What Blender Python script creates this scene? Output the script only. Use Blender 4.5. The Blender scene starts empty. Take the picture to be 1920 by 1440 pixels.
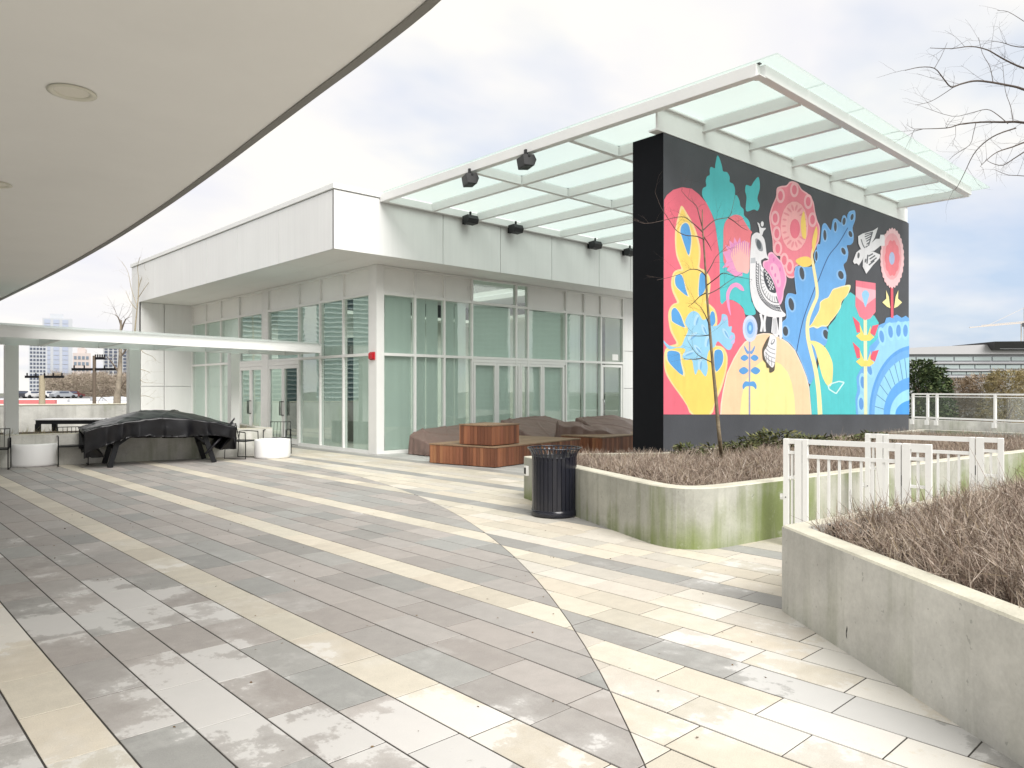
import bpy, math, random
import numpy as np
from mathutils import Vector, Matrix, noise as mnoise
R = math.radians
random.seed(7); RNG = np.random.default_rng(7)
SC = bpy.context.scene
COL = SC.collection

# ---------------------------------------------------------------- camera
FPX, EYE, VH, YAW = 1394.0, 1.6, 731.0, R(47.06)
cam_d = bpy.data.cameras.new('camera'); cam = bpy.data.objects.new('camera', cam_d); COL.objects.link(cam)
cam.location = (0, 0, EYE); cam.rotation_euler = (R(90), 0, YAW - R(90))
cam_d.sensor_width = 36; cam_d.lens = FPX / 1920 * 36; cam_d.shift_y = (VH - 720) / 1920
cam_d.clip_start = 0.05; cam_d.clip_end = 6000
SC.camera = cam

# ---------------------------------------------------------------- sky, sun, exposure
SUN_EL, SUN_AZ = R(42), R(256)          # direction the light comes from (azimuth, counter-clockwise from +X)
w = bpy.data.worlds.new('World'); SC.world = w; w.use_nodes = True
nt = w.node_tree; nt.nodes.clear(); L = nt.links.new
def wn(t, **k):
    n = nt.nodes.new(t)
    for a, b in k.items(): setattr(n, a, b)
    return n
def wm(op, a, b=None, c=None, clamp=False):
    n = wn('ShaderNodeMath', operation=op, use_clamp=clamp)
    for i, v in enumerate((a, b, c)):
        if v is None: continue
        if isinstance(v, (int, float)): n.inputs[i].default_value = v
        else: L(v, n.inputs[i])
    return n.outputs[0]
sky = wn('ShaderNodeTexSky', sky_type='NISHITA', sun_disc=False)
sky.sun_elevation = SUN_EL; sky.sun_rotation = R(90) - SUN_AZ; sky.air_density = 1.0; sky.dust_density = 2.0
tc = wn('ShaderNodeTexCoord'); sx = wn('ShaderNodeSeparateXYZ'); L(tc.outputs['Generated'], sx.inputs[0])
den = wm('ADD', wm('MAXIMUM', sx.outputs[2], 0.0), 0.22)
cx = wn('ShaderNodeCombineXYZ'); L(wm('DIVIDE', sx.outputs[0], den), cx.inputs[0]); L(wm('DIVIDE', sx.outputs[1], den), cx.inputs[1])
def wnoise(scale, detail, rough, off):
    mp = wn('ShaderNodeMapping'); mp.inputs['Location'].default_value = off; mp.inputs['Scale'].default_value = (1.0, 1.35, 1)
    mp.inputs['Rotation'].default_value = (0, 0, 0.8)
    L(cx.outputs[0], mp.inputs[0])
    n = wn('ShaderNodeTexNoise'); n.inputs['Scale'].default_value = scale; n.inputs['Detail'].default_value = detail; n.inputs['Roughness'].default_value = rough
    L(mp.outputs[0], n.inputs[0]); return n.outputs[0]
n1 = wnoise(0.9, 5, 0.5, (3.1, 1.7, 0)); n2 = wnoise(1.7, 4, 0.5, (7.3, 2.2, 4))
# cloud cover with one clearer stretch low in the +X sky
vd = wn('ShaderNodeVectorMath', operation='DOT_PRODUCT'); L(tc.outputs['Generated'], vd.inputs[0]); vd.inputs[1].default_value = (0.951, 0.255, 0.175)
hole = wm('MULTIPLY', wm('SUBTRACT', vd.outputs['Value'], 0.945), 14.0, clamp=True)
cov = wm('SUBTRACT', wm('ADD', wm('MULTIPLY', n1, 1.8), 0.02), wm('MULTIPLY', hole, 0.75), clamp=True)
cov = wm('MULTIPLY', wm('SUBTRACT', cov, 0.30), 2.2, clamp=True)
cloud = wn('ShaderNodeValToRGB'); L(n2, cloud.inputs[0])
cr = cloud.color_ramp; cr.elements[0].position = 0.30; cr.elements[0].color = (6.3, 6.3, 6.75, 1)
cr.elements[1].position = 0.62; cr.elements[1].color = (7.6, 7.35, 6.85, 1)
e = cr.elements.new(0.48); e.color = (6.9, 6.8, 6.8, 1)
# clear sky between the clouds, thinned by high haze
hz = wn('ShaderNodeMixRGB', blend_type='MIX'); hz.inputs[0].default_value = 0.72
L(sky.outputs[0], hz.inputs[1]); hz.inputs[2].default_value = (4.6, 5.5, 7.0, 1)
mx = wn('ShaderNodeMixRGB', blend_type='MIX'); L(cov, mx.inputs[0]); L(hz.outputs[0], mx.inputs[1]); L(cloud.outputs[0], mx.inputs[2])
bg = wn('ShaderNodeBackground'); bg.inputs['Strength'].default_value = 0.062; L(mx.outputs[0], bg.inputs[0])
wo = wn('ShaderNodeOutputWorld'); L(bg.outputs[0], wo.inputs[0])

sl = bpy.data.lights.new('sun', 'SUN'); sl.energy = 2.0; sl.angle = R(42); sl.color = (1.0, 0.97, 0.93)
sun = bpy.data.objects.new('sun', sl); COL.objects.link(sun)
sd = Vector((math.cos(SUN_AZ) * math.cos(SUN_EL), math.sin(SUN_AZ) * math.cos(SUN_EL), math.sin(SUN_EL)))
sun.rotation_euler = sd.to_track_quat('Z', 'Y').to_euler(); sun.location = (-20, -30, 40)
SC.view_settings.view_transform = 'Standard'; SC.view_settings.look = 'None'
SC.view_settings.exposure = 1.2; SC.view_settings.gamma = 1; SC.view_settings.use_curve_mapping = False
SC.cycles.max_bounces = 8; SC.cycles.transparent_max_bounces = 12

# ---------------------------------------------------------------- measuring helpers (photo survey -> metres)
FW = Vector((math.cos(YAW), math.sin(YAW))); RT = Vector((math.sin(YAW), -math.cos(YAW)))
def ray(u): return FW + RT * ((u - 960) / FPX)
def at(u, v, d):                       # point at depth d metres
    p = ray(u) * d; return Vector((p.x, p.y, EYE - d * (v - VH) / FPX))
def gnd(u, v, z=0.0): return at(u, v, FPX * (EYE - z) / (v - VH))

# ---------------------------------------------------------------- mesh builder
def lin(c):
    c = c / 255.0
    return c / 12.92 if c <= 0.04045 else ((c + 0.055) / 1.055) ** 2.4
def rgb(r, g, b): return (lin(r), lin(g), lin(b), 1.0)

class MB:
    def __init__(s): s.v = []; s.f = []; s.mi = []; s.rn = []; s.pc = []; s.smooth = []
    def add(s, vs, fs, mi=0, rnd=None, smooth=False, col=None):
        o = len(s.v); s.v += [tuple(p) for p in vs]; r = random.random() if rnd is None else rnd
        for f in fs:
            s.f.append(tuple(i + o for i in f)); s.mi.append(mi); s.rn.append(r); s.smooth.append(smooth); s.pc.append(col or (1, 1, 1, 1))
    def box(s, x0, x1, y0, y1, z0, z1, mi=0, rnd=None, rot=None, org=(0, 0, 0), bevel=0.0):
        x0, x1 = min(x0, x1), max(x0, x1); y0, y1 = min(y0, y1), max(y0, y1)
        if bevel > 0:
            b = min(bevel, (x1 - x0) * .45, (y1 - y0) * .45, (z1 - z0) * .45)
            vs = []; 
            for z, i in ((z0, b), (z0 + b, 0), (z1 - b, 0), (z1, b)):
                vs += [(x0 + i, y0 + i, z), (x1 - i, y0 + i, z), (x1 - i, y1 - i, z), (x0 + i, y1 - i, z)]
            fs = [(3, 2, 1, 0), (12, 13, 14, 15)]
            for k in range(3):
                for j in range(4):
                    a = k * 4 + j; c = k * 4 + (j + 1) % 4; fs.append((a, c, c + 4, a + 4))
        else:
            vs = [(x0, y0, z0), (x1, y0, z0), (x1, y1, z0), (x0, y1, z0), (x0, y0, z1), (x1, y0, z1), (x1, y1, z1), (x0, y1, z1)]
            fs = [(3, 2, 1, 0), (4, 5, 6, 7), (0, 1, 5, 4), (1, 2, 6, 5), (2, 3, 7, 6), (3, 0, 4, 7)]
        if rot is not None:
            c, q = math.cos(rot), math.sin(rot)
            vs = [(org[0] + x * c - y * q, org[1] + x * q + y * c, org[2] + z) for x, y, z in vs]
        elif org != (0, 0, 0): vs = [(x + org[0], y + org[1], z + org[2]) for x, y, z in vs]
        s.add(vs, fs, mi, rnd); return s
    def prism(s, poly, z0, z1, mi=0, rnd=None, caps=True, smooth=False):        # poly counter-clockwise
        n = len(poly); vs = [(x, y, z0) for x, y in poly] + [(x, y, z1) for x, y in poly]
        fs = [(i, (i + 1) % n, n + (i + 1) % n, n + i) for i in range(n)]
        s.add(vs, fs, mi, rnd, smooth)
        if caps: s.add(vs, [tuple(range(n - 1, -1, -1)), tuple(range(n, 2 * n))], mi, rnd)
        return s
    def beam(s, a, b, wd, ht, mi=0, rnd=None, up=(0, 0, 1)):                       # rectangular bar between two points
        a, b = Vector(a), Vector(b); d = (b - a).normalized(); u = Vector(up)
        sd_ = d.cross(u)
        if sd_.length < 1e-5: sd_ = d.cross(Vector((1, 0, 0)))
        sd_.normalize(); u = sd_.cross(d).normalized(); vs = []
        for p in (a, b):
            for i, j in ((-1, -1), (1, -1), (1, 1), (-1, 1)): vs.append(p + sd_ * (i * wd / 2) + u * (j * ht / 2))
        s.add(vs, [(3, 2, 1, 0), (4, 5, 6, 7), (0, 1, 5, 4), (1, 2, 6, 5), (2, 3, 7, 6), (3, 0, 4, 7)][::1], mi, rnd); return s
    def tube(s, pts, rad, n=6, mi=0, rnd=None, caps=True, smooth=True):
        pts = [Vector(p) for p in pts]; m = len(pts)
        if not hasattr(rad, '__len__'): rad = [rad] * m
        vs = []; ref = Vector((0.31, 0.22, 0.92))
        for i, p in enumerate(pts):
            t = (pts[min(i + 1, m - 1)] - pts[max(i - 1, 0)])
            t = t.normalized() if t.length > 1e-9 else Vector((0, 0, 1))
            a = t.cross(ref)
            if a.length < .05: a = t.cross(Vector((1, 0, 0)))
            a.normalize(); b = t.cross(a)
            for k in range(n):
                q = 2 * math.pi * k / n; vs.append(p + (a * math.cos(q) + b * math.sin(q)) * rad[i])
        fs = [(i * n + k, i * n + (k + 1) % n, (i + 1) * n + (k + 1) % n, (i + 1) * n + k) for i in range(m - 1) for k in range(n)]
        s.add(vs, fs, mi, rnd, smooth)
        if caps: s.add(vs, [tuple(range(n - 1, -1, -1)), tuple(range((m - 1) * n, m * n))], mi, rnd)
        return s
    def lathe(s, prof, c=(0, 0, 0), n=40, mi=0, smooth=True, rnd=None):
        vs = [(c[0] + r * math.cos(2 * math.pi * k / n), c[1] + r * math.sin(2 * math.pi * k / n), c[2] + z) for r, z in prof for k in range(n)]
        fs = [(i * n + k, i * n + (k + 1) % n, (i + 1) * n + (k + 1) % n, (i + 1) * n + k) for i in range(len(prof) - 1) for k in range(n)]
        s.add(vs, fs, mi, rnd, smooth); return s
    def grid(s, fn, nu, nv, mi=0, smooth=True, rnd=None):
        vs = [fn(i / nu, j / nv) for i in range(nu + 1) for j in range(nv + 1)]
        fs = [(i * (nv + 1) + j, (i + 1) * (nv + 1) + j, (i + 1) * (nv + 1) + j + 1, i * (nv + 1) + j + 1) for i in range(nu) for j in range(nv)]
        s.add(vs, fs, mi, rnd, smooth); return s
    def xf(s, rz=0, org=(0, 0, 0)):
        c, q = math.cos(rz), math.sin(rz)
        s.v = [(org[0] + x * c - y * q, org[1] + x * q + y * c, org[2] + z) for x, y, z in s.v]; return s
    def mesh(s, name, mats, paint=False):
        me = bpy.data.meshes.new(name); me.from_pydata(s.v, [], s.f)
        for m in (mats if isinstance(mats, (list, tuple)) else [mats]): me.materials.append(m)
        me.polygons.foreach_set('material_index', s.mi); me.polygons.foreach_set('use_smooth', s.smooth)
        a = me.attributes.new('rnd', 'FLOAT', 'FACE'); a.data.foreach_set('value', s.rn)
        if paint:
            a = me.attributes.new('paint', 'FLOAT_COLOR', 'FACE'); a.data.foreach_set('color', [c for p in s.pc for c in p])
        me.update(); return me
def setp(o, label=None, cat=None, group=None, kind=None):
    if label: o['label'] = label
    if cat: o['category'] = cat
    if group: o['group'] = group
    if kind: o['kind'] = kind
    return o
def thing(name, label, cat, loc=(0, 0, 0), rz=0.0, group=None):
    o = bpy.data.objects.new(name, None); COL.objects.link(o); o.location = loc; o.rotation_euler = (0, 0, rz); o.empty_display_size = .2
    return setp(o, label, cat, group)
def part(name, mb, mats, root, world=True, label=None, paint=False, kind=None):
    """mesh part of a thing; world=True: coordinates are world ones, made local to an unrotated root"""
    me = mb.mesh(name, mats, paint); o = bpy.data.objects.new(name, me); COL.objects.link(o); o.parent = root
    if world:
        r = root
        off = Vector((0, 0, 0))
        while r is not None: off += Vector(r.location); r = r.parent
        me.transform(Matrix.Translation(-off))
    return setp(o, label, None, None, kind)
def single(name, mb, mats, label=None, cat=None, group=None, kind=None, loc=(0, 0, 0), rz=0.0, paint=False):
    o = bpy.data.objects.new(name, mb.mesh(name, mats, paint)); COL.objects.link(o); o.location = loc; o.rotation_euler = (0, 0, rz)
    return setp(o, label, cat, group, kind)
def copy_tree(o, parent=None):
    c = o.copy(); COL.objects.link(c)
    if parent is not None: c.parent = parent
    for ch in list(o.children): copy_tree(ch, c)
    return c

# ---------------------------------------------------------------- materials
def mat(name, col, rough=0.6, metal=0.0, var=0.0, vscale=3.0, bump=0.0, bscale=60.0, spec=0.5, rndvar=0.0, coat=0.0):
    m = bpy.data.materials.new(name); m.use_nodes = True; t = m.node_tree; b = t.nodes['Principled BSDF']
    b.inputs['Roughness'].default_value = rough; b.inputs['Metallic'].default_value = metal; b.inputs['Specular IOR Level'].default_value = spec
    b.inputs['Coat Weight'].default_value = coat
    b.inputs['Base Color'].default_value = col
    tcn = t.nodes.new('ShaderNodeTexCoord')
    src = None
    if var > 0:
        n = t.nodes.new('ShaderNodeTexNoise'); n.inputs['Scale'].default_value = vscale; n.inputs['Detail'].default_value = 6; n.inputs['Roughness'].default_value = .65
        t.links.new(tcn.outputs['Object'], n.inputs[0])
        h = t.nodes.new('ShaderNodeHueSaturation'); h.inputs['Color'].default_value = col
        mr = t.nodes.new('ShaderNodeMapRange'); mr.inputs[1].default_value = .3; mr.inputs[2].default_value = .7
        mr.inputs[3].default_value = 1 - var; mr.inputs[4].default_value = 1 + var
        t.links.new(n.outputs[0], mr.inputs[0]); t.links.new(mr.outputs[0], h.inputs['Value']); src = h.outputs[0]
    if rndvar > 0:
        at_ = t.nodes.new('ShaderNodeAttribute'); at_.attribute_name = 'rnd'
        h = t.nodes.new('ShaderNodeHueSaturation'); h.inputs['Color'].default_value = col
        if src: t.links.new(src, h.inputs['Color'])
        mr = t.nodes.new('ShaderNodeMapRange'); mr.inputs[3].default_value = 1 - rndvar; mr.inputs[4].default_value = 1 + rndvar
        t.links.new(at_.outputs['Fac'], mr.inputs[0]); t.links.new(mr.outputs[0], h.inputs['Value']); src = h.outputs[0]
    if src: t.links.new(src, b.inputs['Base Color'])
    if bump > 0:
        n = t.nodes.new('ShaderNodeTexNoise'); n.inputs['Scale'].default_value = bscale; n.inputs['Detail'].default_value = 5
        t.links.new(tcn.outputs['Object'], n.inputs[0])
        bp = t.nodes.new('ShaderNodeBump'); bp.inputs['Strength'].default_value = bump; bp.inputs['Distance'].default_value = .02
        t.links.new(n.outputs[0], bp.inputs['Height']); t.links.new(bp.outputs[0], b.inputs['Normal'])
    return m
class NT:
    """short node writing for the few bigger materials"""
    def __init__(s, name):
        s.m = bpy.data.materials.new(name); s.m.use_nodes = True; s.t = s.m.node_tree; s.b = s.t.nodes['Principled BSDF']; s.tc = s.t.nodes.new('ShaderNodeTexCoord')
    def l(s, a, b): s.t.links.new(a, b)
    def noise(s, scale, detail=5, rough=.6, vec=None, stretch=None):
        v = vec or s.tc.outputs['Object']
        if stretch:
            mp = s.t.nodes.new('ShaderNodeMapping'); mp.inputs['Scale'].default_value = stretch; s.l(v, mp.inputs[0]); v = mp.outputs[0]
        n = s.t.nodes.new('ShaderNodeTexNoise'); n.inputs['Scale'].default_value = scale; n.inputs['Detail'].default_value = detail; n.inputs['Roughness'].default_value = rough
        s.l(v, n.inputs[0]); return n.outputs[0]
    def math(s, op, a, b=None, clamp=False):
        n = s.t.nodes.new('ShaderNodeMath'); n.operation = op; n.use_clamp = clamp
        for i, v in enumerate((a, b)):
            if v is None: continue
            if isinstance(v, (int, float)): n.inputs[i].default_value = v
            else: s.l(v, n.inputs[i])
        return n.outputs[0]
    def rng(s, v, a, b, c=0.0, d=1.0, smooth=False):
        n = s.t.nodes.new('ShaderNodeMapRange'); n.clamp = True
        if smooth: n.interpolation_type = 'SMOOTHSTEP'
        for i, x in enumerate((a, b, c, d)): n.inputs[i + 1].default_value = x
        s.l(v, n.inputs[0]); return n.outputs[0]
    def mix(s, f, a, b, mode='MIX'):
        n = s.t.nodes.new('ShaderNodeMixRGB'); n.blend_type = mode
        for i, v in enumerate((f, a, b)):
            if isinstance(v, (int, float)): n.inputs[i].default_value = v
            elif isinstance(v, tuple): n.inputs[i].default_value = v
            else: s.l(v, n.inputs[i])
        return n.outputs[0]
    def attr(s, nm, out='Fac'):
        n = s.t.nodes.new('ShaderNodeAttribute'); n.attribute_name = nm; return n.outputs[out]
    def hsv(s, c, val):
        n = s.t.nodes.new('ShaderNodeHueSaturation'); s.l(val, n.inputs['Value'])
        if isinstance(c, tuple): n.inputs['Color'].default_value = c
        else: s.l(c, n.inputs['Color'])
        return n.outputs[0]
    def bump(s, h, st=.3, dist=.02):
        n = s.t.nodes.new('ShaderNodeBump'); n.inputs['Strength'].default_value = st; n.inputs['Distance'].default_value = dist
        s.l(h, n.inputs['Height']); s.l(n.outputs[0], s.b.inputs['Normal'])
    def sep(s, v=None):
        n = s.t.nodes.new('ShaderNodeSeparateXYZ'); s.l(v or s.tc.outputs['Object'], n.inputs[0]); return n.outputs
    def blob(s, c, r):                     # soft 1..0 falloff round a place on the ground (for stains)
        n = s.t.nodes.new('ShaderNodeVectorMath'); n.operation = 'DISTANCE'; s.l(s.tc.outputs['Object'], n.inputs[0]); n.inputs[1].default_value = c
        return s.rng(n.outputs['Value'], 0.0, r, 1.0, 0.0)

def weathered(name, col, rough):
    n = NT(name); st = n.noise(3.0, 4, .6, stretch=(3, 3, .12)); big = n.noise(.5, 4, .5)
    c = n.hsv(col, n.rng(st, .40, .80, 1.01, .955)); c = n.hsv(c, n.rng(big, .3, .7, .97, 1.03)); n.l(c, n.b.inputs['Base Color']); n.b.inputs['Roughness'].default_value = rough
    n.bump(big, .04, .02); return n.m
PANEL = weathered('white_composite_panel', (.76, .765, .755, 1), .38)
WHITE = mat('white_paint', (.80, .80, .78, 1), .45, var=.03, vscale=1.5)
SOFFITP = mat('soffit_panel', (.80, .80, .78, 1), .5, var=.02, vscale=.6)
STEELW = mat('white_steel', (.78, .79, .78, 1), .4, var=.03, vscale=2)
GREYP = mat('grey_panel', (.84, .84, .81, 1), .3, var=.03, vscale=1.2)
DARKGAP = mat('dark_joint', (.05, .05, .05, 1), .8)
BLACK = mat('black_metal', (.005, .0055, .007, 1), .45, var=.1, vscale=8, spec=.25)
BLACKP = mat('black_plastic', (.012, .013, .015, 1), .5, bump=.1, bscale=300)
RED = mat('red_plastic', (.50, .02, .03, 1), .35)
SOIL = mat('soil', (.07, .05, .035, 1), .95, var=.4, vscale=9, bump=.8, bscale=40)
BLIND = mat('blind_fabric', (.80, .84, .82, 1), .8, var=.04, vscale=1.5, rndvar=.06)
_t = BLIND.node_tree; _b = _t.nodes['Principled BSDF']; _tl = _t.nodes.new('ShaderNodeBsdfTranslucent'); _tl.inputs[0].default_value = (.74, .80, .77, 1)
_mx = _t.nodes.new('ShaderNodeMixShader'); _mx.inputs[0].default_value = .25; _t.links.new(_b.outputs[0], _mx.inputs[1]); _t.links.new(_tl.outputs[0], _mx.inputs[2]); _t.links.new(_mx.outputs[0], [n for n in _t.nodes if n.type == 'OUTPUT_MATERIAL'][0].inputs[0])
ROOMW = mat('room_wall', (.58, .60, .55, 1), .8, var=.1, vscale=.7)
def glass(name, tint, refl_lo=.10, ior=1.52, wave=0.0, rough=0.0):
    m = bpy.data.materials.new(name); m.use_nodes = True; t = m.node_tree; t.nodes.clear()
    o = t.nodes.new('ShaderNodeOutputMaterial'); tr = t.nodes.new('ShaderNodeBsdfTransparent'); tr.inputs[0].default_value = tint
    g = t.nodes.new('ShaderNodeBsdfGlossy'); g.inputs['Roughness'].default_value = rough; g.inputs[0].default_value = (.96, .98, .97, 1)
    fr = t.nodes.new('ShaderNodeFresnel'); ge = t.nodes.new('ShaderNodeNewGeometry'); ir = t.nodes.new('ShaderNodeMapRange'); ir.inputs[3].default_value = ior; ir.inputs[4].default_value = 1 / ior
    t.links.new(ge.outputs['Backfacing'], ir.inputs[0]); t.links.new(ir.outputs[0], fr.inputs[0])      # same reflectance on both faces of a pane
    mr = t.nodes.new('ShaderNodeMapRange'); mr.inputs[3].default_value = refl_lo; mr.inputs[4].default_value = 1
    t.links.new(fr.outputs[0], mr.inputs[0])
    mxx = t.nodes.new('ShaderNodeMixShader'); t.links.new(mr.outputs[0], mxx.inputs[0]); t.links.new(tr.outputs[0], mxx.inputs[1]); t.links.new(g.outputs[0], mxx.inputs[2])
    if wave:
        tcn = t.nodes.new('ShaderNodeTexCoord'); n = t.nodes.new('ShaderNodeTexNoise'); n.inputs['Scale'].default_value = 1.3; n.inputs['Detail'].default_value = 1
        t.links.new(tcn.outputs['Object'], n.inputs[0]); bp = t.nodes.new('ShaderNodeBump'); bp.inputs['Strength'].default_value = wave; bp.inputs['Distance'].default_value = .02
        t.links.new(n.outputs[0], bp.inputs['Height']); t.links.new(bp.outputs[0], g.inputs['Normal'])
    t.links.new(mxx.outputs[0], o.inputs[0]); return m
GLASS = glass('window_glass', (.905, .955, .93, 1), .085, wave=.05)
GLASSD = glass('door_glass', (.86, .93, .90, 1), .09, wave=.04)
GLASSC = glass('clear_rail_glass', (.95, .975, .965, 1), .02)
def frosted(name, col):
    m = bpy.data.materials.new(name); m.use_nodes = True; t = m.node_tree; t.nodes.clear(); o = t.nodes.new('ShaderNodeOutputMaterial')
    d = t.nodes.new('ShaderNodeBsdfDiffuse'); d.inputs[0].default_value = col; tl = t.nodes.new('ShaderNodeBsdfTranslucent'); tl.inputs[0].default_value = col
    tr = t.nodes.new('ShaderNodeBsdfTransparent'); tr.inputs[0].default_value = (.90, .948, .928, 1)
    a = t.nodes.new('ShaderNodeMixShader'); a.inputs[0].default_value = .8; t.links.new(d.outputs[0], a.inputs[1]); t.links.new(tl.outputs[0], a.inputs[2])
    b = t.nodes.new('ShaderNodeMixShader'); b.inputs[0].default_value = .55; t.links.new(a.outputs[0], b.inputs[1]); t.links.new(tr.outputs[0], b.inputs[2])
    g = t.nodes.new('ShaderNodeBsdfGlossy'); g.inputs['Roughness'].default_value = .05
    c = t.nodes.new('ShaderNodeMixShader'); c.inputs[0].default_value = .05; t.links.new(b.outputs[0], c.inputs[1]); t.links.new(g.outputs[0], c.inputs[2])
    t.links.new(c.outputs[0], o.inputs[0]); return m
FROST = frosted('frosted_roof_glass', (.72, .79, .76, 1)); FROSTW = frosted('white_translucent_panel', (.82, .84, .83, 1))

def concrete_mat(name, base, algae, axis_streak=True, seed=0.0):
    n = NT(name)
    big = n.noise(1.3, 7, .65); st = n.noise(2.2, 4, .6, stretch=(2.6, 2.6, .22)); fine = n.noise(38, 5, .7)
    c = n.mix(n.rng(big, .32, .7), tuple(x * .70 for x in base[:3]) + (1,), tuple(min(1, x * 1.18) for x in base[:3]) + (1,))
    c = n.mix(n.math('MULTIPLY', n.rng(st, .52, .72), .45), c, (base[0] * .50, base[1] * .51, base[2] * .47, 1))
    sepz = n.sep()
    low = n.rng(sepz[2], .55, .05, .0, 1.0)
    g = n.math('ADD', n.noise(.85, 3, .5), n.math('MULTIPLY', low, .09 + .03 * (algae > .5))); g = n.math('ADD', g, n.math('MULTIPLY', n.math('SUBTRACT', st, .5), .42))
    gm = n.math('MULTIPLY', n.rng(g, .58 - algae * .1, .82 - algae * .1), .8 * min(1, algae + .3))
    c = n.mix(gm, c, (.135, .185, .022, 1))
    c = n.mix(n.math('MULTIPLY', n.rng(n.noise(3.4, 6, .7), .60, .72), .35), c, (.62, .62, .60, 1))
    c = n.hsv(c, n.rng(fine, .3, .7, .93, 1.07))
    pits = n.rng(n.noise(26, 2, .5), .70, .74)
    c = n.mix(n.math('MULTIPLY', pits, .35), c, (.12, .12, .11, 1))
    n.l(c, n.b.inputs['Base Color']); n.b.inputs['Roughness'].default_value = .85
    n.bump(n.math('SUBTRACT', n.math('ADD', fine, n.math('MULTIPLY', big, 1.5)), n.math('MULTIPLY', pits, .8)), .25, .01); return n.m
CONC = concrete_mat('planter_concrete', (.60, .595, .555), .06)
CONCG = concrete_mat('mossy_planter_concrete', (.44, .44, .385), 1.0)
CONCL = mat('pale_concrete_coping', (.56, .54, .44, 1), .8, var=.16, vscale=3.5, bump=.25, bscale=50)
CONCW = concrete_mat('parapet_concrete', (.40, .40, .38), .1)
CONCB = concrete_mat('lit_wall_concrete', (.58, .57, .53), .15)  # paler than the parapet mix, standing in for daylight on the low wall
# ================================================================ ground
PW, PX0, PLEN = 0.2965, 0.70, 0.60
# circle of the inlaid paving arc, fitted through surveyed points
ARC = [gnd(*p) for p in ((640, 885), (820, 952), (930, 1012), (1040, 1110), (1100, 1210), (1150, 1310), (1195, 1440))]
A_ = np.array([[2 * p.x, 2 * p.y, 1] for p in ARC]); b_ = np.array([p.x ** 2 + p.y ** 2 for p in ARC])
sx_, sy_, sc_ = np.linalg.lstsq(A_, b_, rcond=None)[0]; ARC_R = math.sqrt(sc_ + sx_ ** 2 + sy_ ** 2); ARC_C = (float(sx_), float(sy_))

def paver_mat():
    n = NT('concrete_pavers')
    rnd = n.attr('rnd'); pc = n.attr('paint', 'Color')
    c = n.hsv(pc, n.rng(rnd, 0, 1, .88, 1.12))
    mauve = n.math('FRACT', n.math('MULTIPLY', rnd, 7.31))
    c = n.mix(n.math('MULTIPLY', mauve, .30), c, (.86, .97, 1.02, 1), 'MULTIPLY')
    fine = n.noise(170, 4, .75); mid = n.noise(7, 6, .65)
    c = n.hsv(c, n.rng(fine, .3, .7, .86, 1.14)); c = n.hsv(c, n.rng(mid, .3, .7, .93, 1.07))
    # dried pale lime bloom: ragged islands, thickest in a few places, varying from slab to slab
    bias = None
    for p, r, s in (((1.5, 3.9, 0), 1.5, .30), ((1.45, 6.2, 0), 1.9, .34), ((2.0, 2.6, 0), 1.2, .30), ((2.6, 2.2, 0), .9, .20), ((1.3, 8.5, 0), 2.0, .20),
                    ((3.7, 1.6, 0), 1.5, .34), ((4.6, 2.2, 0), 1.5, .34), ((3.1, .9, 0), 1.3, .30), ((5.6, 3.3, 0), 1.5, .18), ((.9, 4.2, 0), .8, .10)):
        q = n.math('MULTIPLY', n.blob(p, r), s); bias = q if bias is None else n.math('MAXIMUM', bias, q)
    wob = n.noise(1.5, 8, .68); wob2 = n.noise(4.5, 6, .7, stretch=(1.5, .8, 1))
    slab = n.math('MULTIPLY', n.math('SUBTRACT', n.math('FRACT', n.math('MULTIPLY', rnd, 13.7)), .5), .16)
    f = n.math('ADD', n.math('ADD', n.math('MULTIPLY', wob, .75), n.math('MULTIPLY', wob2, .25)), n.math('ADD', bias, slab))
    m1 = n.rng(f, .70, .735); m2 = n.rng(f, .63, .71, 0, .30)
    dry = n.mix(.58, c, (.76, .755, .73, 1))
    c = n.mix(n.math('MAXIMUM', n.math('MULTIPLY', m1, .95), m2), c, dry)
    spots = n.rng(n.noise(2.3, 2, .4), .30, .22, 0, .22)
    c = n.mix(spots, c, (.16, .14, .12, 1))
    specks = n.rng(n.noise(11, 3, .6), .755, .775, 0, .6); c = n.mix(specks, c, (.10, .085, .07, 1))
    n.l(c, n.b.inputs['Base Color'])
    n.b.inputs['Specular IOR Level'].default_value = .35
    n.l(n.rng(m1, 0, 1, .60, .78), n.b.inputs['Roughness'])
    n.bump(n.math('ADD', fine, mid), .18, .006); return n.m
PAVER = paver_mat()
CREAM = (.585, .53, .435, 1); CREAM2 = (.575, .53, .46, 1); DARKP = (.37, .34, .315, 1); GREYS = (.33, .32, .30, 1); PALEC = (.50, .49, .46, 1)

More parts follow.
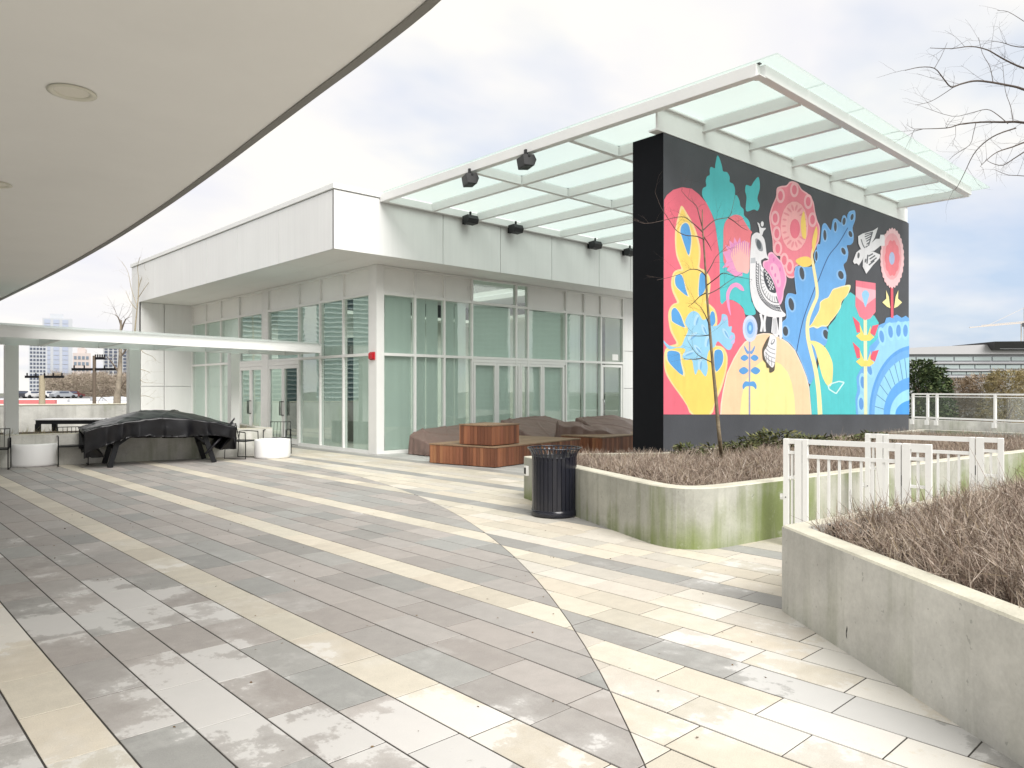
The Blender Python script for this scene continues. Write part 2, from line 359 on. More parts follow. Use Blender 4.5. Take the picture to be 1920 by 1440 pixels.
def clip(poly, nx, ny, d, keep):                  # keep side where (n.p - d) * keep >= 0
    out = []; m = len(poly)
    for i in range(m):
        p, q = poly[i], poly[(i + 1) % m]; a = (nx * p[0] + ny * p[1] - d) * keep; b = (nx * q[0] + ny * q[1] - d) * keep
        if a >= 0: out.append(p)
        if (a >= 0) != (b >= 0):
            t = a / (a - b); out.append((p[0] + (q[0] - p[0]) * t, p[1] + (q[1] - p[1]) * t))
    return out
mb = MB()
rr = random.Random(11)
def slab(poly, col, z):
    if len(poly) < 3: return
    ar = abs(sum(poly[i][0] * poly[(i + 1) % len(poly)][1] - poly[(i + 1) % len(poly)][0] * poly[i][1] for i in range(len(poly)))) / 2
    if ar < .0015: return
    n_ = len(poly); cxx = sum(p[0] for p in poly) / n_; cyy = sum(p[1] for p in poly) / n_
    tx, ty = rr.uniform(-.0016, .0016), rr.uniform(-.0016, .0016); r = rr.random()
    ins = [(cxx + (x - cxx) * (1 - .0018 / max(.05, math.hypot(x - cxx, y - cyy))), cyy + (y - cyy) * (1 - .0018 / max(.05, math.hypot(x - cxx, y - cyy)))) for x, y in poly]
    vs = [(x, y, z + (x - cxx) * tx + (y - cyy) * ty) for x, y in ins] + [(x, y, z - .004) for x, y in poly] + [(x, y, -.03) for x, y in poly]
    fs = [tuple(range(n_))] + [(n_ * k + n_ + i, n_ * k + n_ + (i + 1) % n_, n_ * k + (i + 1) % n_, n_ * k + i) for k in range(2) for i in range(n_)]
    mb.add(vs, fs, 0, r, False, col)
for k in range(-14, 112):
    xa = PX0 + PW * k; off = rr.random() * PLEN; stripe = (k % 5 == 0)
    x0, x1 = xa + .0048, xa + PW - .0048
    ya = -5.0
    j0 = int(-5 / PLEN); far = xa > 12
    for j in range(-9, 48):
        y0 = j * PLEN + off + .0036; y1 = y0 + PLEN - .0072
        z = rr.uniform(-.0012, .0012)
        mx_, my_ = (x0 + x1) / 2, (y0 + y1) / 2
        if mx_ * FW.x + my_ * FW.y < .3 and not (mx_ > -3 and my_ > -5 and mx_ < 9): continue
        inside_c = lambda: CREAM if stripe else (DARKP if rr.random() < .72 else GREYS)
        outside_c = lambda: (GREYS if stripe else (CREAM if rr.random() < .6 else CREAM2))
        if xa > 9.55: outside_c = lambda: GREYS if xa < 9.8 else PALEC
        dx, dy = mx_ - ARC_C[0], my_ - ARC_C[1]; dist = math.hypot(dx, dy)
        poly = [(x0, y0), (x1, y0), (x1, y1), (x0, y1)]
        if my_ > ARC_C[1] + 12 or abs(dist - ARC_R) > .5:
            ins_ = dist < ARC_R or mx_ < ARC_C[0]
            slab(poly, inside_c() if ins_ else outside_c(), z)
        else:
            nx, ny = dx / dist, dy / dist; d = nx * (ARC_C[0] + nx * ARC_R) + ny * (ARC_C[1] + ny * ARC_R)
            slab(clip(poly, nx, ny, d - .003, -1), inside_c(), z); slab(clip(poly, nx, ny, d + .003, 1), outside_c(), z)
single('plaza_paving', mb, PAVER, kind='structure', paint=True)
mb = MB(); mb.box(-6, 34, -8, 29.2, -.6, -.0028); single('paving_bed', mb, mat('joint_sand', (.045, .04, .034, 1), .95, var=.3, vscale=30), kind='structure')
mb = MB(); mb.add([(-2500, -2500, -8), (2500, -2500, -8), (2500, 2500, -8), (-2500, 2500, -8)], [(0, 1, 2, 3)])
n = NT('city_ground'); c = n.mix(n.rng(n.noise(.012, 6, .6), .4, .6), (.16, .16, .155, 1), (.11, .12, .07, 1)); n.l(c, n.b.inputs['Base Color']); n.b.inputs['Roughness'].default_value = .9
single('city_ground', mb, n.m, kind='structure')
mb = MB(); mb.box(-6.2, 34.2, -8.2, 29.4, -7.99, -.61); single('podium', mb, CONCW, kind='structure')

# ================================================================ glass pavilion
XC, YC = 10.1, 15.75; XE, YE = 24.0, 28.9
ZS, ZT, ZM, ZU = 4.70, 6.12, 2.49, 4.01             # soffit, fascia top, lower and upper transom
FX, FY = 8.25, 14.60                                # fascia planes
pav = thing('glass_pavilion', 'white flat roofed glass pavilion with overhanging fascia beside the mural wall', 'building', (XC, YC, 0))
# fascia, panel by panel with open joints on a dark backing
mb = MB(); g = .009
ys = [14.607, 17.28, 19.77, 21.96, 24.02, 26.5, 29.06]
for a, b in zip(ys[:-1], ys[1:]): mb.box(FX, FX + .05, a + g, b - g, ZS, ZT - .115, bevel=.004)
xs = [8.306, 11.26, 13.17, 15.12, 17.17, 18.69, 20.7, 22.6, 24.6]
for a, b in zip(xs[:-1], xs[1:]): mb.box(a + (0 if a < 9 else g), b - g, FY, FY + .05, ZS, ZT - .115, bevel=.004)
mb.box(FX, FX + .056, FY, FY + .055, ZS + .001, ZT - .116, bevel=.003)
part('fascia', mb, PANEL, pav)
mb = MB(); mb.box(FX + .055, FX + .12, FY + .06, 29.05, ZS + .02, ZT - .12); mb.box(FX + .13, 24.55, FY + .055, FY + .12, ZS + .02, ZT - .12); mb.box(FX + .06, 24.5, 28.95, 29.05, ZS + .02, ZT - .12)
mb.box(24.5, 24.58, FY + .13, 29.0, ZS + .02, ZT - .12); part('fascia_backing', mb, DARKGAP, pav)
mb = MB(); mb.box(FX - .035, FX + .3, FY - .035, 29.1, ZT - .10, ZT + .02, bevel=.006); mb.box(FX + .301, 24.62, FY - .035, FY + .3, ZT - .10, ZT + .02, bevel=.006)
part('roof_coping', mb, STEELW, pav)
mb = MB(); SKX0, SKX1, SKY0, SKY1 = 11.2, 22.5, 17.0, 27.2           # roof, opening added to daylight the blinds: unseen skylight over the room
for q_ in ((FX + .3, 24.5, FY + .3, SKY0), (FX + .3, 24.5, SKY1, 29.0), (FX + .3, SKX0, SKY0 + .001, SKY1 - .001), (SKX1, 24.5, SKY0 + .001, SKY1 - .001)): mb.box(*q_, ZT - .4, ZT - .2)
part('roof', mb, GREYP, pav)
mb = MB(); mb.box(SKX0 - .1, SKX1 + .1, SKY0 - .1, SKY1 + .1, ZT - .195, ZT - .18); part('added_skylight', mb, GLASSC, pav)
# soffit panels
mb = MB()
for a, b in zip(ys[:-1], ys[1:]):
    for x0, x1 in ((FX + .07, 9.2), (9.2, XC + .1)):
        mb.box(x0 + .004, x1 - .004, max(a, FY + .07) + .004, b - .004, ZS + .006, ZS + .03)
for a, b in zip(xs[:-1], xs[1:]):
    a = max(a, XC + .1)
    if b > a: mb.box(a + .004, b - .004, FY + .07, YC + .12, ZS + .006, ZS + .03)
part('soffit', mb, SOFFITP, pav)
mb = MB(); mb.box(FX + .08, XC + .2, FY + .08, 28.9, ZS + .031, ZS + .05); mb.box(XC + .2, 24.4, FY + .08, YC + .2, ZS + .031, ZS + .05); part('soffit_backing', mb, DARKGAP, pav)
# corner column
mb = MB(); mb.box(XC - .06, XC + .14, YC - .06, YC + .30, 0, ZS + .005, bevel=.008); part('corner_column', mb, WHITE, pav)
# end wall beyond the left facade, and solid wall at the far end of the right facade
mb = MB()
for x0, x1 in ((FX + .0, 9.08), (9.1, XC + .02)):
    for z0, z1 in ((0, 1.72), (1.735, ZS)): mb.box(x0 + .006, x1 - .006, 28.20, 28.26, z0, z1, bevel=.004)
mb.box(FX + .01, XC + .02, 28.262, 28.9, 0, ZS)
mb.box(FX - .002, FX + .05, 28.20, 29.0, 0, ZS - .002)
part('end_wall', mb, PANEL, pav)
mb = MB()
for z0, z1 in ((0, 1.64), (1.655, 2.9), (2.915, ZS)): mb.box(19.75, 20.9, YC - .02, YC + .06, z0, z1, bevel=.004); mb.box(20.92, 23.9, YC - .02, YC + .06, z0, z1, bevel=.004)
mb.box(19.74, 23.9, YC + .065, YC + .12, 0, ZS)
part('side_wall', mb, PANEL, pav)
# room behind the glass
mb = MB(); mb.box(XC + .2, 23.9, YC + .25, 28.4, -.02, .02); mb.box(23.7, 23.9, YC + .25, 28.4, .02, ZS + .2); mb.box(XC + .2, 23.7, 28.25, 28.4, .02, ZS + .2); [mb.box(*q_, ZS + .07, ZS + .2) for q_ in ((XC + .25, 23.7, YC + .3, SKY0), (XC + .25, 23.7, SKY1, 28.25), (XC + .25, SKX0, SKY0 + .001, SKY1 - .001), (SKX1, 23.7, SKY0 + .001, SKY1 - .001))]
part('room_shell', mb, ROOMW, pav)
ROOMF = mat('backdrop_dark', (.045, .055, .048, 1), .6, var=.4, vscale=1.5)
for q_ in ((11.9, 12.0, 19.3, 24.5, .02, 3.2), (18.2, 20.2, 16.9, 17.0, .02, 4.3)): mb = MB(); mb.box(*q_, bevel=.02); part('dark_backdrop', mb, ROOMF, pav)  # dark panels added so the door glass looks into a dim interior

lm = [16.05, 17.34, 18.58, 19.81, 21.83, 22.21, 23.97, 25.5, 26.85, 28.2]
rm = [10.24, 11.22, 12.17, 13.13, 14.80, 15.28, 16.92, 17.77, 18.58, 19.72]
mb = MB(); MW = .055
# left facade (plane X = XC)
DOORS_L = [(19.81, 21.83), (22.21, 23.97)]
for y in lm:
    mb.box(XC - .05, XC + .08, y - MW / 2, y + MW / 2, 0, ZS)
mb.box(XC - .045, XC + .075, lm[4] + MW / 2, lm[5] - MW / 2, 0, ZS)
for z, h in ((.04, .08), (ZM, .07), (ZU, .07), (ZS - .03, .06)):
    for a, b in zip(lm[:-1], lm[1:]):
        if z < .1 and any(abs(a - d[0]) < .01 for d in DOORS_L): continue
        if abs(a - lm[4]) < .01: continue
        mb.box(XC - .046, XC + .076, a + MW / 2, b - MW / 2, z - h / 2, z + h / 2)
part('mullion_frame', mb, WHITE, pav)
mb = MB()
for x in rm: mb.box(x - MW / 2, x + MW / 2, YC - .05, YC + .08, 0, ZS)
for z, h in ((.04, .08), (ZM, .07), (ZU, .07), (ZS - .03, .06)):
    for i, (a, b) in enumerate(zip(rm[:-1], rm[1:])):
        if z < .1 and i in (3, 4, 5, 8): continue
        mb.box(a + MW / 2, b - MW / 2, YC - .046, YC + .076, z - h / 2, z + h / 2)
part('mullion_frame', mb, WHITE, pav)
rb_ = random.Random(5)
def pane(face, a, b, z0, z1, m=GLASS, nm='window_pane', t=.012, root=None, inset=.02):
    mb = MB(); a += inset; b -= inset
    if face == 'L': mb.box(XC + .01, XC + .01 + t, a, b, z0, z1)
    else: mb.box(a, b, YC + .01, YC + .01 + t, z0, z1)
    return part(nm, mb, m, root or pav)
def blind(face, a, b, z0, z1, d=.07):
    """vertical fabric blind with shallow folds"""
    mb = MB(); n_ = max(6, int((b - a) / .045)); vs = []
    ph = rb_.random() * 6
    for i in range(n_ + 1):
        s = a + (b - a) * i / n_; o = d + .0045 * math.sin(i * 1.1 + ph) + .002 * math.sin(i * 2.3)
        for z in (z0, z1): vs.append((XC + o, s, z) if face == 'L' else (s, YC + o, z))
    mb.add(vs, [(2 * i, 2 * i + 2, 2 * i + 3, 2 * i + 1) for i in range(n_)], smooth=True)
    part('blind', mb, BLIND, pav)
ZB = [(.08, ZM - .035), (ZM + .035, ZU - .035)]
for i, (a, b) in enumerate(zip(lm[:-1], lm[1:])):
    if i == 4: continue
    door = any(abs(a - d[0]) < .01 for d in DOORS_L)
    for z0, z1 in ZB:
        if door and z0 < 1: continue
        pane('L', a + MW / 2 - .02, b - MW / 2 + .02, z0, z1)
    pane('L', a, b, ZU + .036, ZS - .06, GREYP, 'spandrel_panel', .03, inset=.028)
    if not door:
        q = (b - a) * rb_.uniform(.12, .3)
        blind('L', a + .05, b - .03 - (q if i in (0, 5) else .03), .09, ZU - .05)
    elif i == 3: blind('L', a + .05, b - .5, ZM + .05, ZU - .05)
for i, (a, b) in enumerate(zip(rm[:-1], rm[1:])):
    for z0, z1 in ZB:
        if z0 < 1 and i in (3, 4, 5, 8): continue
        pane('R', a + MW / 2 - .02, b - MW / 2 + .02, z0, z1)
    if i in (3, 4): pane('R', a, b, ZU + .036, ZS - .06, GLASS, inset=.028)
    else: pane('R', a, b, ZU + .036, ZS - .06, GREYP, 'spandrel_panel', .03, inset=.028)
    if i == 0: blind('R', a + .12, b - .06, .09, ZU - .05)
    elif i in (1, 2):
        c_ = a + (b - a) * .42; blind('R', a + .10, c_, .09, ZU - .05); blind('R', c_ + .05, b - .12, .09, ZU - .05, .11)
    elif i in (3, 5): blind('R', a + .05, b - .12, .09, ZU - .05, .10)
    elif i in (6, 7): blind('R', a + .10, b - .2, .09, ZU - .05); blind('R', b - .15, b - .04, .09, ZU - .05, .11)
# folding doors on the right facade: four leaves
def leaf_R(a, b, z1=2.36, handle=None, fr=.075):
    mb = MB(); y0, y1 = YC - .035, YC + .04
    mb.box(a, a + fr, y0, y1, .02, z1); mb.box(b - fr, b, y0, y1, .02, z1); mb.box(a + fr, b - fr, y0, y1, z1 - fr, z1); mb.box(a + fr, b - fr, y0, y1, .02, .02 + fr * 1.3)
    d = part('door', mb, WHITE, pav)
    pane('R', a + fr, b - fr, .02 + fr * 1.3, z1 - fr, GLASS if handle is None else GLASSD, 'door_pane', root=d, inset=0)
    if handle is not None:
        m2 = MB(); hx = handle; m2.tube([(hx, YC - .04, 1.28), (hx, YC - .11, 1.27), (hx, YC - .115, 1.0), (hx, YC - .11, .82), (hx, YC - .04, .81)], .014, 8); part('handle', m2, mat('steel_handle', (.45, .46, .46, 1), .25, .9), d)
for a, b in ((13.18, 14.04), (14.05, 14.95), (14.96, 15.88), (15.89, 16.84)): leaf_R(a, b)
leaf_R(18.62, 19.68, 2.42, 18.66)
mb = MB(); mb.box(13.16, 16.89, YC - .04, YC + .06, 2.365, 2.45); part('door_head', mb, WHITE, pav)
# double doors on the left facade
for y0, y1 in DOORS_L:
    ym = (y0 + y1) / 2
    for a, b, hy in ((y0 + .04, ym - .004, ym - .05), (ym + .004, y1 - .04, ym + .05)):
        mb = MB(); fr = .075; x0, x1 = XC - .035, XC + .04; z1 = 2.33
        mb.box(x0, x1, a, a + fr, .02, z1); mb.box(x0, x1, b - fr, b, .02, z1); mb.box(x0, x1, a + fr, b - fr, z1 - .1, z1); mb.box(x0, x1, a + fr, b - fr, .02, .02 + .16)
        d = part('door', mb, WHITE, pav)
        pane('L', a + fr, b - fr, .18, z1 - .1, GLASSD, 'door_pane', root=d, inset=0)
        m2 = MB(); m2.tube([(XC - .035, hy, 1.25), (XC - .11, hy, 1.25), (XC - .115, hy, 1.05), (XC - .11, hy, .85), (XC - .035, hy, .85)], .016, 8); part('handle', m2, mat('dark_handle', (.03, .03, .03, 1), .35, .6), d)
    mb = MB(); mb.box(XC - .04, XC + .06, y0 + .03, y1 - .03, 2.335, ZM - .037); part('door_head', mb, WHITE, pav)
# small notices stuck on the glass
mb = MB(); mb.box(19.2, 19.5, YC + .004, YC + .009, 2.58, 2.78); part('notice', mb, WHITE, pav)
mb = MB(); mb.box(12.98, 13.09, YC - .004, YC + .008, 4.33, 4.45); part('notice', mb, WHITE, pav)

al = thing('fire_alarm', 'red fire alarm sounder mounted on the white corner column of the pavilion', 'alarm', (XC - .12, YC + .10, 2.43))
mb = MB(); mb.box(XC - .10, XC - .062, YC + .0, YC + .20, 2.34, 2.54, bevel=.01); part('base', mb, RED, al)
mb = MB(); mb.box(XC - .145, XC - .101, YC + .02, YC + .18, 2.36, 2.52, bevel=.02); part('sounder', mb, RED, al)

# ================================================================ mural wall
P0 = Vector((9.757, 6.971, 0)); P1 = Vector((19.434, 6.681, 0)); WD = (P1 - P0).normalized(); WN = Vector((WD.y, -WD.x, 0)); WLEN = (P1 - P0).length; WZ = 5.67; WT = .62
WRZ = math.atan2(WD.y, WD.x)
WALLP = mat('charcoal_wall_paint', (.050, .054, .063, 1), .6, var=.16, vscale=1.2, bump=.12, bscale=30)
wall = thing('mural_wall', 'tall charcoal wall painted with a bird and oversized folk flowers', 'wall', tuple(P0), WRZ)
mb = MB(); mb.box(0, WLEN, 0, WT, -.02, WZ, bevel=.012); part('wall', mb, WALLP, wall, world=False)
mb = MB(); mb.box(-.006, -.001, .004, WT - .004, -.02, WZ - .004); part('end_face', mb, mat('near_black_end', (.006, .007, .009, 1), .8, var=.1, vscale=1.5, spec=.15), wall, world=False)  # end face set much darker than the front
def wp(u, v):                          # photo point -> (along wall, height), by meeting the wall plane
    r = ray(u); d = (P0.x * WN.x + P0.y * WN.y) / (r.x * WN.x + r.y * WN.y); p = r * d
    return ((p - P0.to_2d()).dot(WD.to_2d()), EYE - d * (v - VH) / FPX)
MUR = MB(); LAY = [0]
pnt = lambda c: tuple(0.79 * x for x in rgb(*c)[:3]) + (1,)
def crom(pts, closed=True, n=5):
    m = len(pts); out = []
    for i in range(m if closed else m - 1):
        g = lambda k: pts[k % m] if closed else pts[min(max(k, 0), m - 1)]
        a, b, c, d = g(i - 1), g(i), g(i + 1), g(i + 2)
        for k in range(n):
            t = k / n
            out.append(tuple(.5 * (2 * b[j] + (c[j] - a[j]) * t + (2 * a[j] - 5 * b[j] + 4 * c[j] - d[j]) * t * t + (3 * b[j] - a[j] - 3 * c[j] + d[j]) * t ** 3) for j in (0, 1)))
    if not closed: out.append(pts[-1])
    return out
UMIN, UMAX, VBOT = 1244.0, 1704.0, 777.0
def shape(pts, col, smooth=True, n=4):
    if smooth: pts = crom(pts, True, n)
    pts = [(min(max(u, UMIN), UMAX), min(v, VBOT)) for u, v in pts]
    q = [wp(u, v) for u, v in pts]; c = [q[0]]
    for p in q[1:]:
        if math.hypot(p[0] - c[-1][0], p[1] - c[-1][1]) > .002: c.append(p)
    if math.hypot(c[0][0] - c[-1][0], c[0][1] - c[-1][1]) < .002: c.pop()
    if len(c) < 3: return
    LAY[0] += 1; y = -.002 - 0.00004 * LAY[0]
    ar = sum(c[i][0] * c[(i + 1) % len(c)][1] - c[(i + 1) % len(c)][0] * c[i][1] for i in range(len(c)))
    if ar < 0: c.reverse()
    MUR.add([(x, y, z) for x, z in c], [tuple(range(len(c)))], 0, None, False, pnt(col))
def ell(u, v, ru, rv, col, rot=0, n=18):
    c, s = math.cos(rot), math.sin(rot)
    shape([(u + ru * math.cos(t) * c - rv * math.sin(t) * s, v + ru * math.cos(t) * s + rv * math.sin(t) * c) for t in (2 * math.pi * k / n for k in range(n))], col, False)
def stroke(pts, wd, col, smooth=True):
    if smooth and len(pts) > 2: pts = crom(pts, False, 4)
    l_, r_ = [], []
    for i, p in enumerate(pts):
        a, b = pts[max(i - 1, 0)], pts[min(i + 1, len(pts) - 1)]; dx, dy = b[0] - a[0], b[1] - a[1]; k = math.hypot(dx, dy) or 1
        ww = wd if not hasattr(wd, '__len__') else wd[0] + (wd[1] - wd[0]) * i / (len(pts) - 1)
        l_.append((p[0] - dy / k * ww / 2, p[1] + dx / k * ww / 2)); r_.append((p[0] + dy / k * ww / 2, p[1] - dx / k * ww / 2))
    for i in range(len(pts) - 1):
        if i == 0: LAY[0] += 1
        y = -.002 - 0.00004 * LAY[0]; q = [wp(*p) for p in (l_[i], r_[i], r_[i + 1], l_[i + 1])]
        ar = sum(q[j][0] * q[(j + 1) % 4][1] - q[(j + 1) % 4][0] * q[j][1] for j in range(4))
        if ar < 0: q.reverse()
        MUR.add([(x, y, z) for x, z in q], [(0, 1, 2, 3)], 0, None, False, pnt(col))
CORAL = (238, 112, 132); YEL = (250, 216, 110); BLU = (88, 165, 228); TEAL = (82, 200, 205); PEACH = (250, 212, 172); PALEY = (250, 236, 160); DK = (70, 76, 84); WHT = (236, 236, 240)
LBLU = (150, 208, 238); PK = (240, 150, 160); LPK = (247, 186, 192); MAG = (238, 160, 206); LMAG = (248, 190, 216); SKB = (108, 172, 232)
# coral arch
shape([(1244, 777), (1244, 600), (1245, 375), (1250, 366), (1262, 356), (1279, 351), (1297, 354), (1310, 364), (1324, 380), (1333, 398), (1340, 417), (1345, 451), (1349, 484), (1350, 566), (1362, 562), (1374, 563), (1386, 570), (1394, 580), (1399, 600), (1398, 640), (1375, 690), (1352, 777)], CORAL, False)
# turquoise leaf
T1 = [(1345.5, 291), (1353, 309), (1355.5, 321), (1363, 323), (1368, 332), (1368, 341), (1374.5, 345), (1378, 355), (1378, 365), (1382, 367), (1386.5, 377), (1388, 386), (1394, 393), (1395, 404), (1402, 411), (1406, 420), (1407, 440), (1408, 555), (1412, 567), (1416, 581), (1415, 590), (1398, 590), (1394, 579), (1386, 570), (1374, 563), (1362, 562), (1350.5, 566), (1349, 484), (1345, 451), (1340, 417), (1333, 398), (1324, 380), (1318, 370), (1316, 362), (1318, 353), (1324, 349), (1323, 340), (1325.5, 331), (1330.5, 328), (1330.5, 319), (1333, 313), (1340, 315.5), (1341, 308)]
shape(T1, TEAL, True, 3)
shape([(1422, 332), (1413, 341), (1407.7, 349), (1399, 347), (1397, 358), (1399.5, 370), (1398.7, 395.6), (1413, 392.7), (1420.4, 395), (1424, 385), (1420, 372), (1424.5, 352)], TEAL)
# yellow stacked form with blue drops
shape([(1278, 385.5), (1273, 398), (1268, 419), (1265.5, 435), (1265.5, 457), (1268, 479), (1274, 495), (1277, 504), (1269, 506), (1262, 512), (1258, 529), (1260, 545), (1266, 559), (1269, 567), (1262, 570), (1255.5, 578), (1252.5, 592), (1256, 618), (1263, 633), (1268, 644), (1256, 648), (1247, 655.5), (1244.5, 673), (1247, 697), (1258, 718), (1276, 743), (1288, 761), (1297, 777), (1333, 777), (1340, 757), (1351, 733), (1358, 711), (1363, 689), (1364, 669), (1359, 655), (1351, 649), (1340, 646), (1339, 625), (1344, 610), (1344.5, 595), (1340, 580), (1331, 571), (1325, 566), (1328, 560), (1331, 545), (1332, 529), (1330, 518), (1322, 507), (1312, 502), (1312, 493), (1313.3, 476), (1312, 459), (1305.5, 435), (1299, 419), (1288, 400)], (252, 222, 160), True, 3)
shape([(1278.5, 392), (1271, 420), (1268.5, 440), (1269, 470), (1277, 496), (1281, 507), (1270, 509), (1264, 515), (1261, 530), (1264, 545), (1271, 560), (1273, 568), (1264, 572), (1258.5, 580), (1256, 594), (1260, 618), (1267, 633), (1272, 647), (1257, 651), (1249, 659), (1247.5, 674), (1250, 696), (1262, 719), (1280, 744), (1301, 777), (1329, 777), (1347, 732), (1355, 710), (1360, 688), (1361, 670), (1356, 658), (1349, 652), (1336, 648), (1336, 625), (1341, 610), (1341.5, 596), (1337, 582), (1328, 573), (1321, 567), (1325, 559), (1328, 545), (1329, 530), (1327, 519), (1320, 510), (1308, 504), (1309, 492), (1310, 475), (1308.5, 459), (1302, 436), (1295, 420), (1286, 404)], YEL, True, 3)
for d in ([(1285, 418), (1278, 423), (1275.5, 434), (1278, 443), (1283, 459), (1291, 479), (1295, 459), (1295.5, 443), (1294, 433), (1291, 422)],
          [(1266.7, 518), (1265.5, 529), (1270, 540), (1289, 555.5), (1285.5, 542), (1280, 520), (1274.5, 514.5)],
          [(1312, 515.5), (1310, 554.5), (1318, 550), (1323, 538), (1323, 523), (1319, 513)],
          [(1259, 583), (1259, 595.5), (1262, 604), (1283, 614), (1281, 605.5), (1274.5, 588), (1265.5, 577)],
          [(1253.6, 658), (1251, 669.5), (1256, 682), (1280, 704), (1276, 678), (1273, 661)],
          [(1340, 658), (1339, 678), (1342.5, 697), (1353.6, 683), (1355.7, 666.7), (1351, 656)],
          [(1333, 585), (1330, 600), (1334, 612), (1341, 604), (1339, 586)]):
    cu = sum(p[0] for p in d) / len(d); cv = sum(p[1] for p in d) / len(d)
    shape([(cu + (u - cu) * 1.24, cv + (v - cv) * 1.09) for u, v in d], (253, 232, 170), True, 3); shape(d, BLU, True, 3)
# pale blue spray of blossoms
shape([(1290, 590), (1300, 583), (1310, 588), (1318, 600), (1328, 596), (1330, 610), (1345, 610), (1352, 600), (1353, 590), (1358, 589), (1363, 592), (1365, 602), (1366, 612), (1372, 612), (1371, 622), (1376, 625), (1378, 634), (1374, 645), (1370, 655), (1362, 655), (1352, 645), (1345, 640), (1340, 650), (1332, 655), (1328, 660), (1325, 675), (1327, 690), (1323, 706), (1315, 697), (1310, 690), (1304, 703), (1300, 690), (1297, 675), (1285, 675), (1279, 668), (1285, 655), (1270, 652), (1255, 655), (1246, 646), (1244, 638), (1255, 648), (1275, 650), (1283, 635), (1290, 618), (1284, 605)], LBLU, True, 3)
for u, v, a in ((1305, 600, .3), (1320, 618, -.4), (1298, 630, .9), (1325, 640, .2), (1308, 655, -.7), (1312, 683, .1), (1360, 625, -.5), (1290, 662, 1.2)):
    ell(u, v, 4, 11, (178, 220, 242), a); ell(u + 2, v + 2, 1.6, 8, (120, 178, 226), a)
for u, v in ((1371, 632), (1374, 641), (1359, 597)): ell(u, v, 3, 5, (196, 190, 234), .5)
# dome
D1 = [(1350, 777), (1351, 757), (1355, 732), (1362, 700), (1375, 672), (1387, 652), (1396, 641), (1408, 632), (1420, 627), (1431, 624.5), (1442, 625), (1454, 628), (1465, 634), (1477.5, 642), (1490, 656), (1503, 683), (1512.5, 707), (1518, 730), (1521, 764), (1521.5, 777)]
shape(D1, (250, 226, 205), False); shape([(1435 + (u - 1435) * .975, 777 + (v - 777) * .985) for u, v in D1], PEACH, False)
shape([(1387, 777), (1390, 745), (1398, 715), (1412, 690), (1430, 676), (1450, 676), (1464, 683), (1476, 697), (1484, 717), (1489, 745), (1491, 777)], PALEY, False)
# coral thistle
shape([(1356, 445), (1357, 425), (1361, 414), (1368, 407), (1379, 402.5), (1390, 406), (1396, 416), (1405, 430), (1410, 436), (1407, 446), (1405, 505), (1360, 500)], (240, 128, 138))
sp = [(1350, 472)]
for i in range(15):
    t = i / 14; a = R(200) - t * R(150) if False else 0
spk = []
for i in range(23):
    q = R(165) + R(-235) * i / 22
    r1 = 1.0 if i % 2 == 0 else .70
    spk.append((1386 + 27 * r1 * math.cos(q) * 1.05 - 4, 482 - 38 * r1 * math.sin(q)))
spk = [(min(u, 1407), v) for u, v in spk] + [(1378, 518), (1362, 507), (1368, 498), (1354, 503), (1362, 490)]
shape(spk, MAG, False)
shape([(1377.5, 461), (1390, 455), (1404, 457.5), (1404, 509), (1390, 510), (1381, 507.5), (1374, 490), (1370, 477.5)], (250, 190, 186))
for i in range(9): u = 1372 + i * 4; stroke([(u, 452 + abs(i - 5)), (u + (1 if i < 5 else -1), 470 + abs(i - 4) * 3)], (2.2, .5), (226, 140, 200))
shape([(1361, 557), (1363, 545), (1370, 534), (1380, 530), (1390, 535), (1395, 545), (1388, 544), (1379, 538), (1371, 544), (1367, 556), (1368, 574), (1370, 592), (1364, 577)], (244, 160, 208))
# small white and blue flower on its stem
stroke([(1405, 640), (1405, 777)], 3, (160, 160, 196))
ell(1406, 616, 14, 25, (206, 218, 244)); ell(1406, 616, 10, 18, (176, 204, 244)); ell(1406, 615, 6, 12, (106, 164, 226)); ell(1406, 615, 2.6, 5.5, (150, 214, 244))
for v in (671, 695):
    k = 1 if v < 680 else 1.18
    for s in (-1, 1): shape([(1405 + s * 2, v), (1405 + s * 9 * k, v - 6 * k), (1405 + s * 17 * k, v), (1405 + s * 10 * k, v + 6 * k)], (92, 160, 222))
for s in (-1, 1):
    shape([(1405, 660), (1405 + s * 4, 657), (1405 + s * 10, 648), (1405 + s * 9, 656), (1405 + s * 4, 664)], (112, 160, 218))
    shape([(1405, 717), (1405 + s * 8, 715), (1405 + s * 13, 722), (1405 + s * 12, 730), (1405 + s * 7, 725), (1405, 723)], (92, 160, 222))
# big pink bloom
shape([(1486.5, 340), (1495.7, 344), (1503, 355), (1515.6, 364), (1524.7, 378), (1527.8, 396), (1532, 413), (1537, 427), (1535.4, 450), (1531, 461), (1522, 482), (1520, 493), (1491, 500), (1489.6, 518.6), (1482, 521.7), (1474, 517), (1468, 500), (1463.6, 482), (1450, 474), (1448, 451), (1443.7, 424), (1442, 405.6), (1446.8, 387), (1454.4, 369), (1456, 353.6), (1463.6, 349), (1474, 347.5), (1480, 341)], LPK)
shape([(1489 + (u - 1489) * .955, 428 + (v - 428) * .965) for u, v in [(1486.5, 340), (1495.7, 344), (1503, 355), (1515.6, 364), (1524.7, 378), (1527.8, 396), (1532, 413), (1537, 427), (1535.4, 450), (1531, 461), (1522, 482), (1520, 493), (1491, 500), (1489.6, 518.6), (1482, 521.7), (1474, 517), (1468, 500), (1463.6, 482), (1450, 474), (1448, 451), (1443.7, 424), (1442, 405.6), (1446.8, 387), (1454.4, 369), (1456, 353.6), (1463.6, 349), (1474, 347.5), (1480, 341)]], (240, 134, 150))
